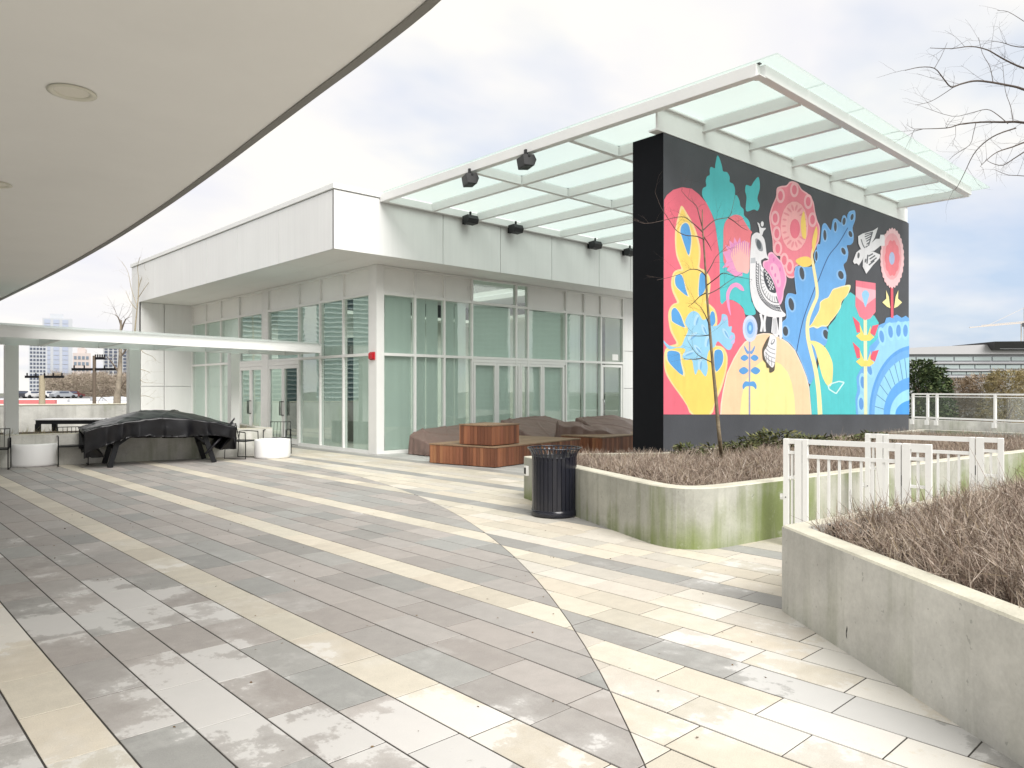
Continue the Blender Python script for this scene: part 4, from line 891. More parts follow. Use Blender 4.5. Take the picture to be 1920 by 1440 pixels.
def heather(name, label, poly, n_tw, height, lean, samp, ln, wd):
    x0, x1, y0, y1 = samp; q = offset_poly(poly, .02)
    n_c = n_tw // 24
    cx_ = RNG.uniform(x0, x1, n_c * 4); cy_ = RNG.uniform(y0, y1, n_c * 4); ok = in_poly(cx_, cy_, poly); cx_, cy_ = cx_[ok][:n_c], cy_[ok][:n_c]
    ch = np.array([mnoise.noise(Vector((x * 1.6, y * 1.6, 3.0))) for x, y in zip(cx_, cy_)])
    ed = np.clip(edge_dist(cx_, cy_, poly) / .55, 0, 1)
    H = height * (.45 + .55 * np.sqrt(ed)) * (1 + .60 * ch) * RNG.uniform(.75, 1.2, len(cx_))
    lx = np.array([mnoise.noise(Vector((x * .9, y * .9, 9.0))) for x, y in zip(cx_, cy_)]) * .9 + lean[0]; ly = np.array([mnoise.noise(Vector((x * .9, y * .9, 19.0))) for x, y in zip(cx_, cy_)]) * .9 + lean[1]
    k = 24; N = len(cx_) * k; ci = np.repeat(np.arange(len(cx_)), k)
    ang = RNG.uniform(0, 2 * np.pi, N); rad = RNG.uniform(0, 1, N) ** .6
    z = RNG.uniform(0, 1, N) ** .7
    P = np.stack([cx_[ci] + np.cos(ang) * rad * .12, cy_[ci] + np.sin(ang) * rad * .12, .50 + z * H[ci] * .72], 1)
    D = np.stack([np.cos(ang) * rad * .75 + lx[ci] * .5, np.sin(ang) * rad * .75 + ly[ci] * .5, RNG.uniform(.25, 1.1, N)], 1); D += RNG.normal(0, .38, (N, 3)); D /= np.linalg.norm(D, axis=1)[:, None]
    Ln = RNG.uniform(.5, 1.25, N) * ln; W = RNG.uniform(.6, 1.3, N) * wd
    ins = in_poly(P[:, 0] + D[:, 0] * Ln * .8, P[:, 1] + D[:, 1] * Ln * .8, offset_poly(poly, -.02)); P, D, Ln, W, ci = P[ins], D[ins], Ln[ins], W[ins], ci[ins]
    rc = RNG.uniform(0, 1, len(cx_)); rnd = np.clip(.5 * RNG.uniform(0, 1, len(P)) + .5 * rc[ci] + .12 * ((P[:, 2] - .5) / height - .6), 0, 1)
    V, F, r = ribbons(P, D, Ln, W, RNG.normal(0, .12, len(P)), rnd)
    # woody stems standing out of each clump, and dead leaves caught between them
    m_ = len(cx_) * 2; ci = RNG.integers(0, len(cx_), m_); Ps = np.stack([cx_[ci] + RNG.normal(0, .06, m_), cy_[ci] + RNG.normal(0, .06, m_), np.full(m_, .48)], 1)
    Ds = np.stack([RNG.normal(0, .35, m_) + lx[ci] * .4, RNG.normal(0, .35, m_) + ly[ci] * .4, np.ones(m_)], 1); Ds /= np.linalg.norm(Ds, axis=1)[:, None]
    Ls = H[ci] * RNG.uniform(.8, 1.35, m_); ins = in_poly(Ps[:, 0] + Ds[:, 0] * Ls, Ps[:, 1] + Ds[:, 1] * Ls, poly) & in_poly(Ps[:, 0], Ps[:, 1], poly)
    V2, F2, r2 = ribbons(Ps[ins], Ds[ins], Ls[ins], np.full(ins.sum(), wd * 1.6), RNG.normal(0, .25, ins.sum()), RNG.uniform(0, .45, ins.sum()))
    F = np.concatenate([F, F2 + len(V)]); V = np.concatenate([V, V2]); r = np.concatenate([r, r2])
    o = bpy.data.objects.new(name, np_mesh(name, V, F, r, [HEATH])); COL.objects.link(o); setp(o, label, 'ground cover', None, 'stuff'); return o
def mound(name, poly, zb, h, m, label):
    b = MB(); xs_ = [p[0] for p in poly]; ys_ = [p[1] for p in poly]; st = .09
    return b
heather('heather_bed', 'brown leafless heather filling the pale foreground planter', in2, 66000, .33, (-.25, .25), (2.6, 9.5, -2.6, 2.7), .13, .0046)
heather('heather_bed', 'brown leafless heather along the front of the mossy planter below the mural', [in1[i] for i in range(len(in1))], 70000, .20, (-.1, -.1), (6.2, 17.5, 2.6, 7.9), .12, .0062)

# ---------------------------------------------------------------- broad evergreen shrubs below the mural
LEAFG = twig_mat('evergreen_leaf', [(.025, .032, .014, 1), (.06, .07, .03, 1), (.11, .125, .055, 1), (.22, .22, .10, 1), (.17, .10, .05, 1)])
def leaf_tufts(P, D, Ln, W, rnd):
    N = len(P); up = np.tile([0, 0, 1.0], (N, 1)) + RNG.normal(0, .5, (N, 3)); S = np.cross(D, up); S /= np.linalg.norm(S, axis=1)[:, None] + 1e-9
    V = np.zeros((N, 4, 3)); M = P + D * (Ln * .45)[:, None]; V[:, 0] = P; V[:, 1] = M - S * (W / 2)[:, None]; V[:, 2] = P + D * Ln[:, None] - np.array([0, 0, 1]) * (Ln * .12)[:, None]; V[:, 3] = M + S * (W / 2)[:, None]
    F = np.arange(N * 4).reshape(N, 4); return V.reshape(-1, 3), F, rnd
def shrub(x, y, zb, r, h, n_, label, group, lw=(.05, .018)):
    t = thing('evergreen_shrub', label, 'shrub', (x, y, zb), 0, group)
    a = RNG.uniform(0, 2 * np.pi, n_); q = RNG.uniform(0, 1, n_) ** .5; z = RNG.uniform(.15, 1, n_)
    sh = np.sqrt(np.clip(1 - (z - .45) ** 2 / .42, .05, 1)); P = np.stack([np.cos(a) * q * r * sh, np.sin(a) * q * r * sh, z * h], 1)
    lump = np.array([mnoise.noise(Vector((p[0] * 6, p[1] * 6, p[2] * 6 + x))) for p in P]); ok = lump > -.22; P = P[ok]; a = a[ok]
    D = np.stack([np.cos(a), np.sin(a), RNG.uniform(-.1, 1.1, len(P))], 1) + RNG.normal(0, .4, (len(P), 3)); D /= np.linalg.norm(D, axis=1)[:, None]
    V, F, rr_ = leaf_tufts(P, D, RNG.uniform(.6, 1.4, len(P)) * lw[0] * 2, RNG.uniform(.7, 1.3, len(P)) * lw[1] * 2, np.clip(RNG.beta(2, 3, len(P)) + .1 * lump[ok], 0, .85))
    o = bpy.data.objects.new('foliage', np_mesh('foliage', V, F, rr_, [LEAFG])); COL.objects.link(o); o.parent = t
    b = MB()
    for k in range(7):
        q = 2 * math.pi * k / 7; b.tube([(0, 0, 0), (math.cos(q) * r * .3, math.sin(q) * r * .3, h * .45), (math.cos(q) * r * .6, math.sin(q) * r * .6, h * .85)], [.012, .008, .003], 5)
    part('stem', b, BARK, t, world=False); return t
BARK = mat('grey_brown_bark', (.13, .10, .075, 1), .85, var=.35, vscale=30, bump=.4, bscale=80)
BARKP = mat('pale_bark', (.36, .31, .22, 1), .8, var=.3, vscale=25, bump=.3, bscale=80)
for i, (u, d, r, h) in enumerate(((1290, 11.3, .24, .26), (1338, 11.6, .28, .24), (1388, 11.7, .32, .27), (1424, 12.2, .36, .36), (1458, 12.3, .42, .42), (1520, 12.6, .36, .32), (1585, 13.1, .36, .29), (1640, 13.8, .36, .29))):
    p = ray(u) * d
    if p.y > 6.5: p.y = 6.5
    shrub(p.x, p.y, .49, r, h, int(560 * r / .4), ('low spreading evergreen shrub against the charcoal wall base, nearest its left end', 'short evergreen shrub directly behind the bare sapling trunk', 'evergreen shrub just right of the bare sapling below the yellow dome', 'taller leafy evergreen shrub left of the white gates below the mural', 'bushiest evergreen shrub beside the left post of the white gates', 'evergreen shrub seen through the top slot of the front gate leaf', 'evergreen shrub seen behind the middle of the white gates', 'evergreen shrub by the right end of the charcoal wall')[i], 'evergreen shrubs along the mural wall')

# ---------------------------------------------------------------- bare trees
def branch(mb, p, d, ln, r, depth, rg, droop=0.0, spread=.7, n=5, kids=(2, 4)):
    seg = 4; pts = [Vector(p)]; dd = Vector(d).normalized()
    for i in range(seg):
        dd = (dd + Vector((rg.gauss(0, .12), rg.gauss(0, .12), rg.gauss(0, .10) + droop))).normalized(); pts.append(pts[-1] + dd * ln / seg)
    mb.tube(pts, [r * (1 - .6 * i / seg) for i in range(seg + 1)], n if r > .006 else 3, caps=False)
    if depth <= 0: return
    for k in range(rg.randint(*kids)):
        t = rg.uniform(.25, 1.0); i = min(seg - 1, int(t * seg)); q = pts[i].lerp(pts[i + 1], t * seg - i)
        side = Vector((rg.gauss(0, 1), rg.gauss(0, 1), rg.gauss(.1, .8))).normalized(); nd = (dd * (1 - spread * .5) + side * spread).normalized()
        branch(mb, q, nd, ln * rg.uniform(.45, .72), r * .5 * rg.uniform(.8, 1.1), depth - 1, rg, droop, spread, n, kids)
rg = random.Random(3)
def limb(mb, pts, r0, r1, rg, twigs=6, tl=.35, depth=1, n=6):
    P = [Vector(p) for p in pts]; Q = []
    for i in range(len(P) - 1):
        g = lambda k: P[min(max(k, 0), len(P) - 1)]
        for k in range(3):
            t = k / 3; a, b, c, d = g(i - 1), g(i), g(i + 1), g(i + 2)
            Q.append(.5 * (2 * b + (c - a) * t + (2 * a - 5 * b + 4 * c - d) * t * t + (3 * b - a - 3 * c + d) * t ** 3))
    Q.append(P[-1]); m = len(Q); mb.tube(Q, [r0 + (r1 - r0) * i / (m - 1) for i in range(m)], n)
    for k in range(twigs):
        i = rg.randint(m // 4, m - 1); d = (Q[min(i + 1, m - 1)] - Q[max(i - 1, 0)]).normalized(); s = Vector((rg.gauss(0, 1), rg.gauss(0, 1), rg.gauss(.3, .7))).normalized()
        branch(mb, Q[i], d * .6 + s * .7, tl * rg.uniform(.5, 1.2), max(.0016, r1 * .8), depth, rg, 0, .7, 4, (1, 3))
# sapling in front of the mural
SD = 10.175
def sp_(u, v, o=0.0): return at(u, v, SD + o)
sap = thing('bare_sapling', 'thin leafless sapling rising in front of the coral end of the mural', 'tree', tuple(gnd(1355, 868, .6)))
mb = MB(); limb(mb, [gnd(1355, 872, .5), sp_(1350, 830), sp_(1345, 777), sp_(1341, 730), sp_(1337, 690), sp_(1331, 620), sp_(1326, 560), sp_(1323, 510), sp_(1319, 450), sp_(1317, 425), sp_(1317, 393)], .030, .006, rg, 0, n=8); part('trunk', mb, mat('sapling_bark', (.17, .135, .085, 1), .8, var=.45, vscale=14), sap)
mb = MB()
for pts, tw in (([(1318, 436, 0), (1308, 426, -.1), (1296, 416, -.2), (1283, 407, -.3), (1265, 408, -.4), (1245, 413, -.5), (1222, 418, -.6), (1206, 419, -.7)], 9), ([(1318, 432, 0), (1338, 414, .15), (1352, 410, .25), (1366, 407, .3), (1372, 395, .35), (1378, 366, .4)], 5), ([(1366, 408, .3), (1378, 416, .4), (1390, 426, .5), (1402, 432, .5)], 3),
                ([(1320, 449, 0), (1306, 443, -.15), (1285, 441, -.3), (1268, 432, -.4), (1257, 416, -.5), (1240, 390, -.6), (1228, 360, -.7)], 8), ([(1324, 515, 0), (1334, 498, .2), (1342, 482, .3), (1352, 472, .4), (1366, 458, .5)], 5), ([(1325, 535, 0), (1345, 520, -.2), (1356, 512, -.3), (1378, 518, -.4), (1410, 524, -.5)], 4), ([(1326, 552, 0), (1345, 543, .2), (1366, 528, .3), (1392, 512, .4)], 4),
                ([(1324, 518, 0), (1312, 507, -.2), (1295, 505, -.3), (1280, 512, -.4), (1255, 520, -.5), (1232, 525, -.6)], 6), ([(1326, 548, 0), (1312, 556, .2), (1300, 568, .3), (1290, 575, .4)], 4), ([(1330, 610, 0), (1322, 590, -.2), (1312, 574, -.2), (1300, 566, -.3)], 4), ([(1331, 628, 0), (1312, 630, .2), (1282, 629, .3)], 3), ([(1336, 680, 0), (1318, 671, -.2), (1305, 662, -.3), (1290, 640, -.4)], 5), ([(1318, 671, -.2), (1300, 674, -.3), (1282, 672, -.4)], 3), ([(1318, 430, 0), (1310, 400, .1), (1305, 385, .2), (1290, 372, .3), (1278, 358, .3)], 7), ([(1317, 440, 0), (1330, 460, .2), (1334, 470, .3)], 2)):
    limb(mb, [sp_(*p) for p in pts], .0085, .002, rg, tw, .30, 1, 5)
part('branches', mb, mat('sapling_twig', (.085, .06, .05, 1), .8, var=.3, vscale=20), sap)
# tree at the right whose branches reach into view
tr = thing('bare_tree', 'leafless tree whose branches reach in at the upper right', 'tree', tuple(at(2160, 900, 8.6).to_2d()) + (.5,))
TD = 8.2
tp = lambda u, v, o=0.0: at(u, v, TD + o)
b0 = Vector((tr.location.x, tr.location.y, .45)); top = tp(2120, 240)
mb = MB(); limb(mb, [b0, b0.lerp(top, .4) + Vector((.1, -.05, 0)), b0.lerp(top, .75), top, tp(2080, 20, .2), tp(2060, -250, .3)], .085, .02, rg, 0, n=10); part('trunk', mb, BARK, tr)
mb = MB()
for pts, r0, tw in (([(2110, 330), (2010, 250), (1920, 230), (1880, 229), (1840, 229), (1800, 233), (1775, 240), (1715, 242)], .022, 14), ([(2100, 300), (1990, 200), (1920, 168), (1890, 160), (1850, 153), (1825, 152), (1800, 158), (1783, 163), (1768, 146), (1752, 128), (1725, 126), (1697, 132)], .020, 12), ([(1790, 162), (1760, 182), (1740, 192), (1716, 197)], .005, 3), ([(2080, 200), (1990, 150), (1920, 128), (1890, 115), (1870, 104), (1850, 93), (1820, 87), (1785, 91), (1744, 90)], .018, 14), ([(2090, 100), (1980, 90), (1910, 88), (1880, 80), (1860, 77)], .010, 8), ([(2110, 300), (1990, 262), (1930, 265), (1900, 275), (1870, 285), (1850, 300), (1838, 312)], .016, 12), ([(1905, 240), (1870, 252), (1845, 268), (1825, 290), (1808, 325), (1795, 350), (1787, 358)], .009, 7), ([(1920, 285), (1900, 298), (1880, 310), (1860, 306), (1850, 300)], .008, 5), ([(1980, 340), (1920, 330), (1890, 328), (1865, 318)], .006, 5), ([(1752, 128), (1765, 105), (1776, 80)], .004, 2), ([(1862, 155), (1856, 125), (1842, 100), (1835, 70)], .005, 3), ([(1890, 232), (1870, 215), (1850, 205), (1820, 212), (1785, 218), (1735, 202)], .006, 6), ([(1900, 230), (1895, 200), (1885, 170), (1880, 120)], .005, 5), ([(1830, 230), (1825, 250), (1818, 272), (1790, 290), (1780, 300)], .005, 4), ([(1920, 40), (1890, 22), (1870, 20)], .004, 3)):
    limb(mb, [tp(u, v, .5 * math.sin(u * .011 + r0 * 300)) for u, v in pts], r0 * .80, max(.0018, r0 * .15), rg, tw - 1, .30, 1, 6)
part('branches', mb, mat('grey_twig_bark', (.085, .066, .055, 1), .85, var=.3, vscale=20), tr)
# slim young tree behind the pergola by the end wall
ys_ = thing('young_tree', 'slim pale leafless young tree beside the far left corner of the pavilion', 'tree', (8.05, 27.7, 0))
mb = MB(); YD = 25.8
yt = lambda u, v, o=0.0: at(u, v, YD + o)
limb(mb, [yt(248, 802), yt(250, 740), yt(252, 680), yt(253, 620), yt(259, 560), yt(260, 520)], .05, .012, rg, 0, n=7); part('trunk', mb, BARKP, ys_)
mb = MB()
for pts in ([(257, 575), (246, 540), (240, 510), (228, 490)], [(259, 545), (266, 520), (280, 508), (292, 500)], [(260, 522), (258, 500), (262, 482)], [(258, 560), (275, 535), (288, 518)], [(253, 640), (268, 660), (285, 668), (292, 675)], [(252, 690), (270, 694), (283, 700)], [(251, 700), (268, 716), (286, 718)], [(250, 745), (272, 742), (290, 748)], [(256, 580), (244, 565), (236, 545)]): limb(mb, [yt(u, v, .3 * math.sin(u)) for u, v in pts], .014, .004, rg, 4, .5, 1, 4)
part('branches', mb, BARKP, ys_)

# ================================================================ white gates across the path
def bars(mb, x0, x1, zlo, zhi, nb, w=.022):
    for k in range(nb): x = x0 + (x1 - x0) * (k + 1) / (nb + 1); mb.box(x - w / 2, x + w / 2, -w / 2, w / 2, zlo, zhi)
GH = 1.10
def side_panel(org, rz, x0, x1, label, right, group):
    t = thing('fence_panel', label, 'fence panel', org, rz, group); p = .052; wide = .07
    a, b = (p, wide) if not right else (wide, p)
    m1 = MB(); m1.box(x0, x0 + a, -.026, .026, .02, GH, bevel=.004); part('post', m1, WHITE, t, world=False)
    m1 = MB(); m1.box(x1 - b, x1, -.026, .026, .02, GH, bevel=.004); part('post', m1, WHITE, t, world=False)
    for y_, z0, z1 in ((.024, GH - .05, GH - .001), (.02, GH - .155, GH - .125), (.02, GH - .41, GH - .385), (.02, .06, .10)):
        m1 = MB(); m1.box(x0 + a, x1 - b, -y_, y_, z0, z1); part('rail', m1, WHITE, t, world=False)
    m1 = MB(); xm = (x0 + a + x1 - b) / 2; m1.box(xm - .011, xm + .011, -.011, .011, .101, GH - .156); part('bar', m1, WHITE, t, world=False)
    if not right:
        m1 = MB(); m1.box(x0 - .035, x0 - .001, -.02, .02, .47, .53, bevel=.004); m1.tube([(x0 - .02, -.021, .5), (x0 - .02, -.03, .5)], .008, 8); m1.tube([(x0 + .026, -.0265, .5), (x0 + .026, -.031, .5)], .006, 8, mi=1); part('wall_bracket', m1, [WHITE, BLACK], t, world=False)
    return t
def gate(org, rz, x0, x1, label, group):
    t = thing('gate', label, 'gate', org, rz, group); p = .05
    for a in (x0, x1 - p):
        m1 = MB(); m1.box(a, a + p, -.024, .024, .05, GH, bevel=.004); part('stile', m1, WHITE, t, world=False)
    for z0, z1 in ((GH - .052, GH - .002), (GH - .19, GH - .155), (.06, .105)):
        m1 = MB(); m1.box(x0 + p, x1 - p, -.02, .02, z0, z1); part('rail', m1, WHITE, t, world=False)
    nb = 7
    for k in range(nb):
        m1 = MB(); x = x0 + p + (x1 - x0 - 2 * p) * (k + 1) / (nb + 1); m1.box(x - .011, x + .011, -.011, .011, .106, GH - .191); part('bar', m1, WHITE, t, world=False)
    m1 = MB()
    for z in (.25, .9): m1.tube([(x0 - .008, 0, z - .04), (x0 - .008, 0, z + .04)], .007, 8)
    m1.box(x1 + .0005, x1 + .012, -.012, .012, .7, .8); part('latch', m1, BLACK, t, world=False); return t
for (ax, ay), (bx, by), nm in (((7.27, 3.73), (7.46, 2.335), 'front'), ((8.80, 3.52), (8.99, 2.14), 'back')):
    rz = math.atan2(by - ay, bx - ax); ln_ = math.hypot(bx - ax, by - ay); org = (ax, ay, 0); gp = 'white railing sections across the planter path'
    side_panel(org, rz, .03, .215, 'narrow white fence panel clamped to the mossy planter, part of the %s row' % ('front' if nm == 'front' else 'rear'), False, gp)
    gate(org, rz, .222, ln_ - .285, 'white barred gate leaf in the %s railing row across the planter path' % ('nearer' if nm == 'front' else 'farther'), gp)
    side_panel(org, rz, ln_ - .275, ln_ - .03, 'narrow white fence panel beside the heather planter at the right end of the %s row' % ('front' if nm == 'front' else 'rear'), True, gp)
# black path light in the heather at the planter corner
p = at(1545, 985, 5.55); pth = thing('garden_light', 'small black garden light at the corner of the heather bed', 'garden light', (5.42, 2.36, .5))
mb = MB(); mb.lathe([(0, 0), (.022, 0), (.022, .10), (.0, .10)], (5.42, 2.36, .48), 16); part('stem', mb, BLACKP, pth)
mb = MB(); mb.lathe([(0, .0), (.024, 0), (.042, .012), (.044, .035), (0, .042)], (5.42, 2.36, .58), 20); part('cap', mb, BLACKP, pth)
# ================================================================ trash can
BX, BY = 6.86, 6.58
tb = thing('trash_can', 'black steel slatted trash can with flared rim beside the mossy planter', 'trash can', (BX, BY, 0))
GLB = mat('gloss_black_paint', (.008, .009, .016, 1), .22, spec=.6)
mb = MB(); rB = .285
mb.lathe([(rB - .03, .012), (rB + .004, .012), (rB + .008, .02), (rB + .008, .085), (rB + .002, .09)], (BX, BY, 0), 48); mb.lathe([(rB - .03, .012), (0, .012)], (BX, BY, 0), 48); part('base_ring', mb, GLB, tb)
mb = MB(); mb.lathe([(rB - .03, .09), (rB - .03, .745), (rB - .06, .745), (rB - .06, .12), (0, .12)], (BX, BY, 0), 48); part('liner', mb, BLACKP, tb)
for k in range(32):
    q = 2 * math.pi * k / 32; c, s = math.cos(q), math.sin(q); w2 = .0245; mb = MB()
    prof = [(rB, .088), (rB, .70), (rB + .002, .755), (rB + .014, .80), (rB + .034, .835), (rB + .056, .856), (rB + .064, .862)]
    vs = []
    for i, (r, z) in enumerate(prof):
        ww = w2 * (1, 1, .72, .58, .48, .42, .40)[i]
        for rr2, o in ((r, -ww), (r, ww), (r - .007, ww), (r - .007, -ww)): vs.append((BX + rr2 * c - o * s, BY + rr2 * s + o * c, z))
    m_ = len(prof); fs = [(4 * i + j, 4 * i + (j + 1) % 4, 4 * (i + 1) + (j + 1) % 4, 4 * (i + 1) + j) for i in range(m_ - 1) for j in range(4)] + [(3, 2, 1, 0), tuple(4 * (m_ - 1) + j for j in range(4))]
    mb.add(vs, fs); part('slat', mb, GLB, tb)
mb = MB()
for r, z in ((rB - .012, .75), (rB + .055, .862)): mb.tube([(BX + r * math.cos(2 * math.pi * k / 48), BY + r * math.sin(2 * math.pi * k / 48), z) for k in range(49)], .009, 8, caps=False)
part('rim_ring', mb, GLB, tb)

# ================================================================ timber platforms
def wood_mat():
    n = NT('cedar_boards'); r = n.attr('rnd'); t = n.t.nodes.new('ShaderNodeValToRGB'); n.l(r, t.inputs[0]); c = t.color_ramp
    c.elements[0].position = 0; c.elements[0].color = (.13, .045, .022, 1); c.elements[1].position = 1; c.elements[1].color = (.36, .165, .075, 1)
    for p_, q in ((.35, (.20, .075, .036, 1)), (.65, (.27, .105, .05, 1)), (.85, (.235, .085, .045, 1))): c.elements.new(p_).color = q
    g_ = n.noise(9, 5, .6, stretch=(1, 1, .08)); cc = n.hsv(t.outputs[0], n.rng(g_, .3, .7, .75, 1.2)); n.l(cc, n.b.inputs['Base Color']); n.b.inputs['Roughness'].default_value = .5; n.bump(g_, .2, .004); return n.m
WOOD = wood_mat()
WOODT = mat('weathered_deck_boards', (.25, .165, .10, 1), .6, var=.15, vscale=5, rndvar=.15)
wr = random.Random(21)
def crate(name, label, org, rz, lx, ly, z0, z1, bw=.095):
    """timber clad box: local x to the right, y to the back, vertical boards on all sides, deck boards on top"""
    t = thing(name, label, 'bench' if 'bench' in name else 'box', org, rz, None); b = MB()
    def run(n_, f):
        k = max(1, round(n_ / bw)); s = n_ / k
        for i in range(k): f(i * s + .003, (i + 1) * s - .003)
    zt = z1 - .03
    run(lx, lambda a, c: b.box(a, c, 0, .02, z0 + .015, zt - .004, rnd=wr.random(), bevel=.003)); run(lx, lambda a, c: b.box(a, c, ly - .02, ly, z0 + .015, zt - .004, rnd=wr.random(), bevel=.003))
    run(ly - .04, lambda a, c: b.box(0, .02, a + .02, c + .02, z0 + .015, zt - .004, rnd=wr.random(), bevel=.003)); run(ly - .04, lambda a, c: b.box(lx - .02, lx, a + .02, c + .02, z0 + .015, zt - .004, rnd=wr.random(), bevel=.003))
    part('cladding', b, WOOD, t, world=False)
    b = MB(); k = max(1, round(ly / .14)); s = (ly + .02) / k
    for i in range(k): b.box(-.012, lx + .012, -.012 + i * s + .003, -.012 + (i + 1) * s - .003, zt, z1, rnd=wr.random(), bevel=.004)
    part('deck', b, WOODT, t, world=False)
    b = MB(); b.box(.022, lx - .022, .022, ly - .022, z0 + .012, zt - .006); part('core', b, DARKGAP, t, world=False); return t
BR = R(11)
crate('platform_bench', 'long low reddish cedar platform bench in front of the tarps', (10.081, 11.345, 0), BR, 3.4, 1.80, 0, .436)
b2 = Vector((10.12, 11.356)); ex = Vector((math.cos(BR), math.sin(BR))); ey = Vector((-ex.y, ex.x)); q = b2 + ex * .03 + ey * .12
crate('wooden_box', 'cube shaped cedar box standing on the low platform bench', (q.x, q.y, .437), BR, .95, .88, 0, .44)
crate('platform_bench', 'cedar bench end in shade beside the charcoal wall', (13.94, 11.75, 0), R(4), 2.6, 1.3, 0, .45)

# ================================================================ tarps over furniture
def drape(name_mat, L_, W_, top, skirt, hem, fold, nu=170, nv=120, seed=0.0, flare=.12, zmin=.02, rough=.016, endin=0.0, freq=30):
    b = MB(); sx2, sy2 = L_ / 2, W_ / 2; sk = skirt
    def fn(s, t):
        a = -sx2 - sk + (L_ + 2 * sk) * s; c = -sy2 - sk + (W_ + 2 * sk) * t
        ca, cc = min(max(a, -sx2), sx2), min(max(c, -sy2), sy2); ea, ec = a - ca, c - cc; e = math.hypot(ea, ec)
        h = hem(ca / sx2, cc / sy2); e2 = e if ea == 0 or ec == 0 else e
        dr = min(e, h); k = dr / h if h > 0 else 0
        z = top(ca / sx2, cc / sy2) - dr
        per = math.atan2(c / sy2, a / sx2)
        sq = ca - cc * (1 if ca > 0 else -1); ph_ = freq * sq + 7 * mnoise.noise(Vector((sq * 1.3, seed, 0))) + 2.2 * per; f = fold * (k ** .7) * ((1 - 2 * abs(math.sin(ph_ * .5)) ** .8) * (.6 + mnoise.noise(Vector((sq * 2, seed, 5)))) + .5 * mnoise.noise(Vector((a * 5, c * 5, seed + 4))))
        o = (flare * dr + f) if e > 0 else 0
        nx, ny = (ea / e, ec / e) if e > 0 else (0, 0)
        if endin and ea != 0: o = o * abs(ny) - endin * dr * abs(nx)
        d1 = (a * .55 + c * .84 + .22 * mnoise.noise(Vector((a * .9, c * .9, seed + 21)))) * 1.9; d2 = (a * .9 - c * .45 + .3 * mnoise.noise(Vector((a * .8, c * .8, seed + 33)))) * 1.3
        cr_ = max(0, 1 - abs(d1 % 1 - .5) * 11) * (.4 + mnoise.noise(Vector((a, c, seed + 40)))) + max(0, 1 - abs(d2 % 1 - .5) * 14) * (.5 + mnoise.noise(Vector((a, c, seed + 50))))
        wr_ = rough * (1.8 * cr_ + .5 * mnoise.noise(Vector((a * 3.2, c * 3.2, seed + 9))) + .3 * mnoise.noise(Vector((a * 9 + c * 4, c * 7, seed + 2))))
        return (ca + nx * (.02 + o), cc + ny * (.02 + o), max(zmin, z + wr_))
    b.grid(fn, nu, nv); return b
TARP = mat('brown_tarp', (.19, .128, .108, 1), .5, var=.12, vscale=4, bump=.15, bscale=120)
def tarp(label, x, y, rz, L_, W_, top, hem, fold, seed):
    t = single('furniture_tarp', drape('', L_, W_, top, .95, hem, fold, seed=seed, flare=.07), TARP, label, 'tarp', 'brown tarps over patio furniture', None, (x, y, 0), rz)
tarp('brown tarp over low furniture left of the cedar box, bunched at its left end', 12.05, 14.75, R(3), 2.6, 1.1, lambda a, c: .52 + .07 * a + .14 * c - .10 * max(0, -a - .75) * 4, lambda a, c: .9, .06, 1.0)
tarp('brown tarp peaking directly behind the cedar box', 14.75, 14.3, R(6), 2.6, 1.3, lambda a, c: .56 + .24 * c + .07 * (1 - abs(a - .1)) - .16 * max(0, a - .45), lambda a, c: .9, .06, 5.0)
tarp('brown tarp sloping down toward the shaded bench end by the charcoal wall', 16.75, 13.2, R(-8), 2.5, 1.5, lambda a, c: .62 + .25 * c - .25 * max(0, a - .1) - .05 * max(0, -a), lambda a, c: .95, .06, 8.0)
tarp('narrow brown tarp bunched between the two taller tarps above the trash can', 14.9, 12.85, R(-38), 1.9, .55, lambda a, c: .56 - .16 * a + .10 * (1 - abs(c)) + .03 * math.sin(a * 9), lambda a, c: .9, .09, 12.0)

# ================================================================ covered games table, pots, chairs on the left
tbl = thing('covered_table', 'long games table under a sagging black cover on splayed legs', 'table', (5.42, 17.15, 0), R(-9))
VINYL = mat('black_vinyl_cover', (.0025, .0025, .004, 1), .28, bump=.12, bscale=35, spec=.4)
def ttop(a, c): return .80 + .36 * (1 - abs(a) ** 1.7) * (1 - .35 * c * c) - .02 * abs(c)
def them(a, c):
    h = .37 + .07 * max(0, -a - .55) * 2 + (.03 * math.sin(a * 6 + 1)) - .22 * max(0, a - .45) + (.1 if c > 0 else 0)
    if a <= -.98: h = .50 - .06 * c
    if a >= .98: h = .50
    return h
part('cover', drape('', 2.95, 1.30, ttop, .7, them, .045, 150, 90, seed=3.3, flare=.02, rough=.022, endin=.72, freq=11), VINYL, tbl, world=False)
for lx in (-.98, .98):
    for ly in (-.5, .55):
        mb = MB(); s = -1 if lx < 0 else 1
        mb.beam((lx * .80 + .0, ly * .9, .80), (lx * 1.06 if s > 0 else lx * 1.02, ly * 1.02, .0), .10, .07, up=(0, 1, 0)); part('leg', mb, BLACK, tbl, world=False)
    mb = MB(); mb.beam((lx * .93, -.5, .40), (lx * .93, .5, .40), .05, .05); part('stretcher', mb, BLACK, tbl, world=False)
mb = MB(); mb.box(-1.38, 1.38, -.60, .60, .70, .76); part('table_top', mb, BLACK, tbl, world=False)
for lx, d_ in ((-.98, 1), (.98, -1)):
    mb = MB(); mb.beam((lx * .92, -.46, .42), (lx * .92 + d_ * .42, -.46, .74), .05, .05); part('brace', mb, BLACK, tbl, world=False)
mb = MB(); mb.grid(lambda s, t: (1.46 - .62 * s + .03 * math.sin(t * 9), -.58 + .12 * t - .05 * s, .78 - .58 * s - .16 * (1 - s) * 0 + .20 * t * (1 - s)), 14, 8); part('loose_flap', mb, VINYL, tbl, world=False)

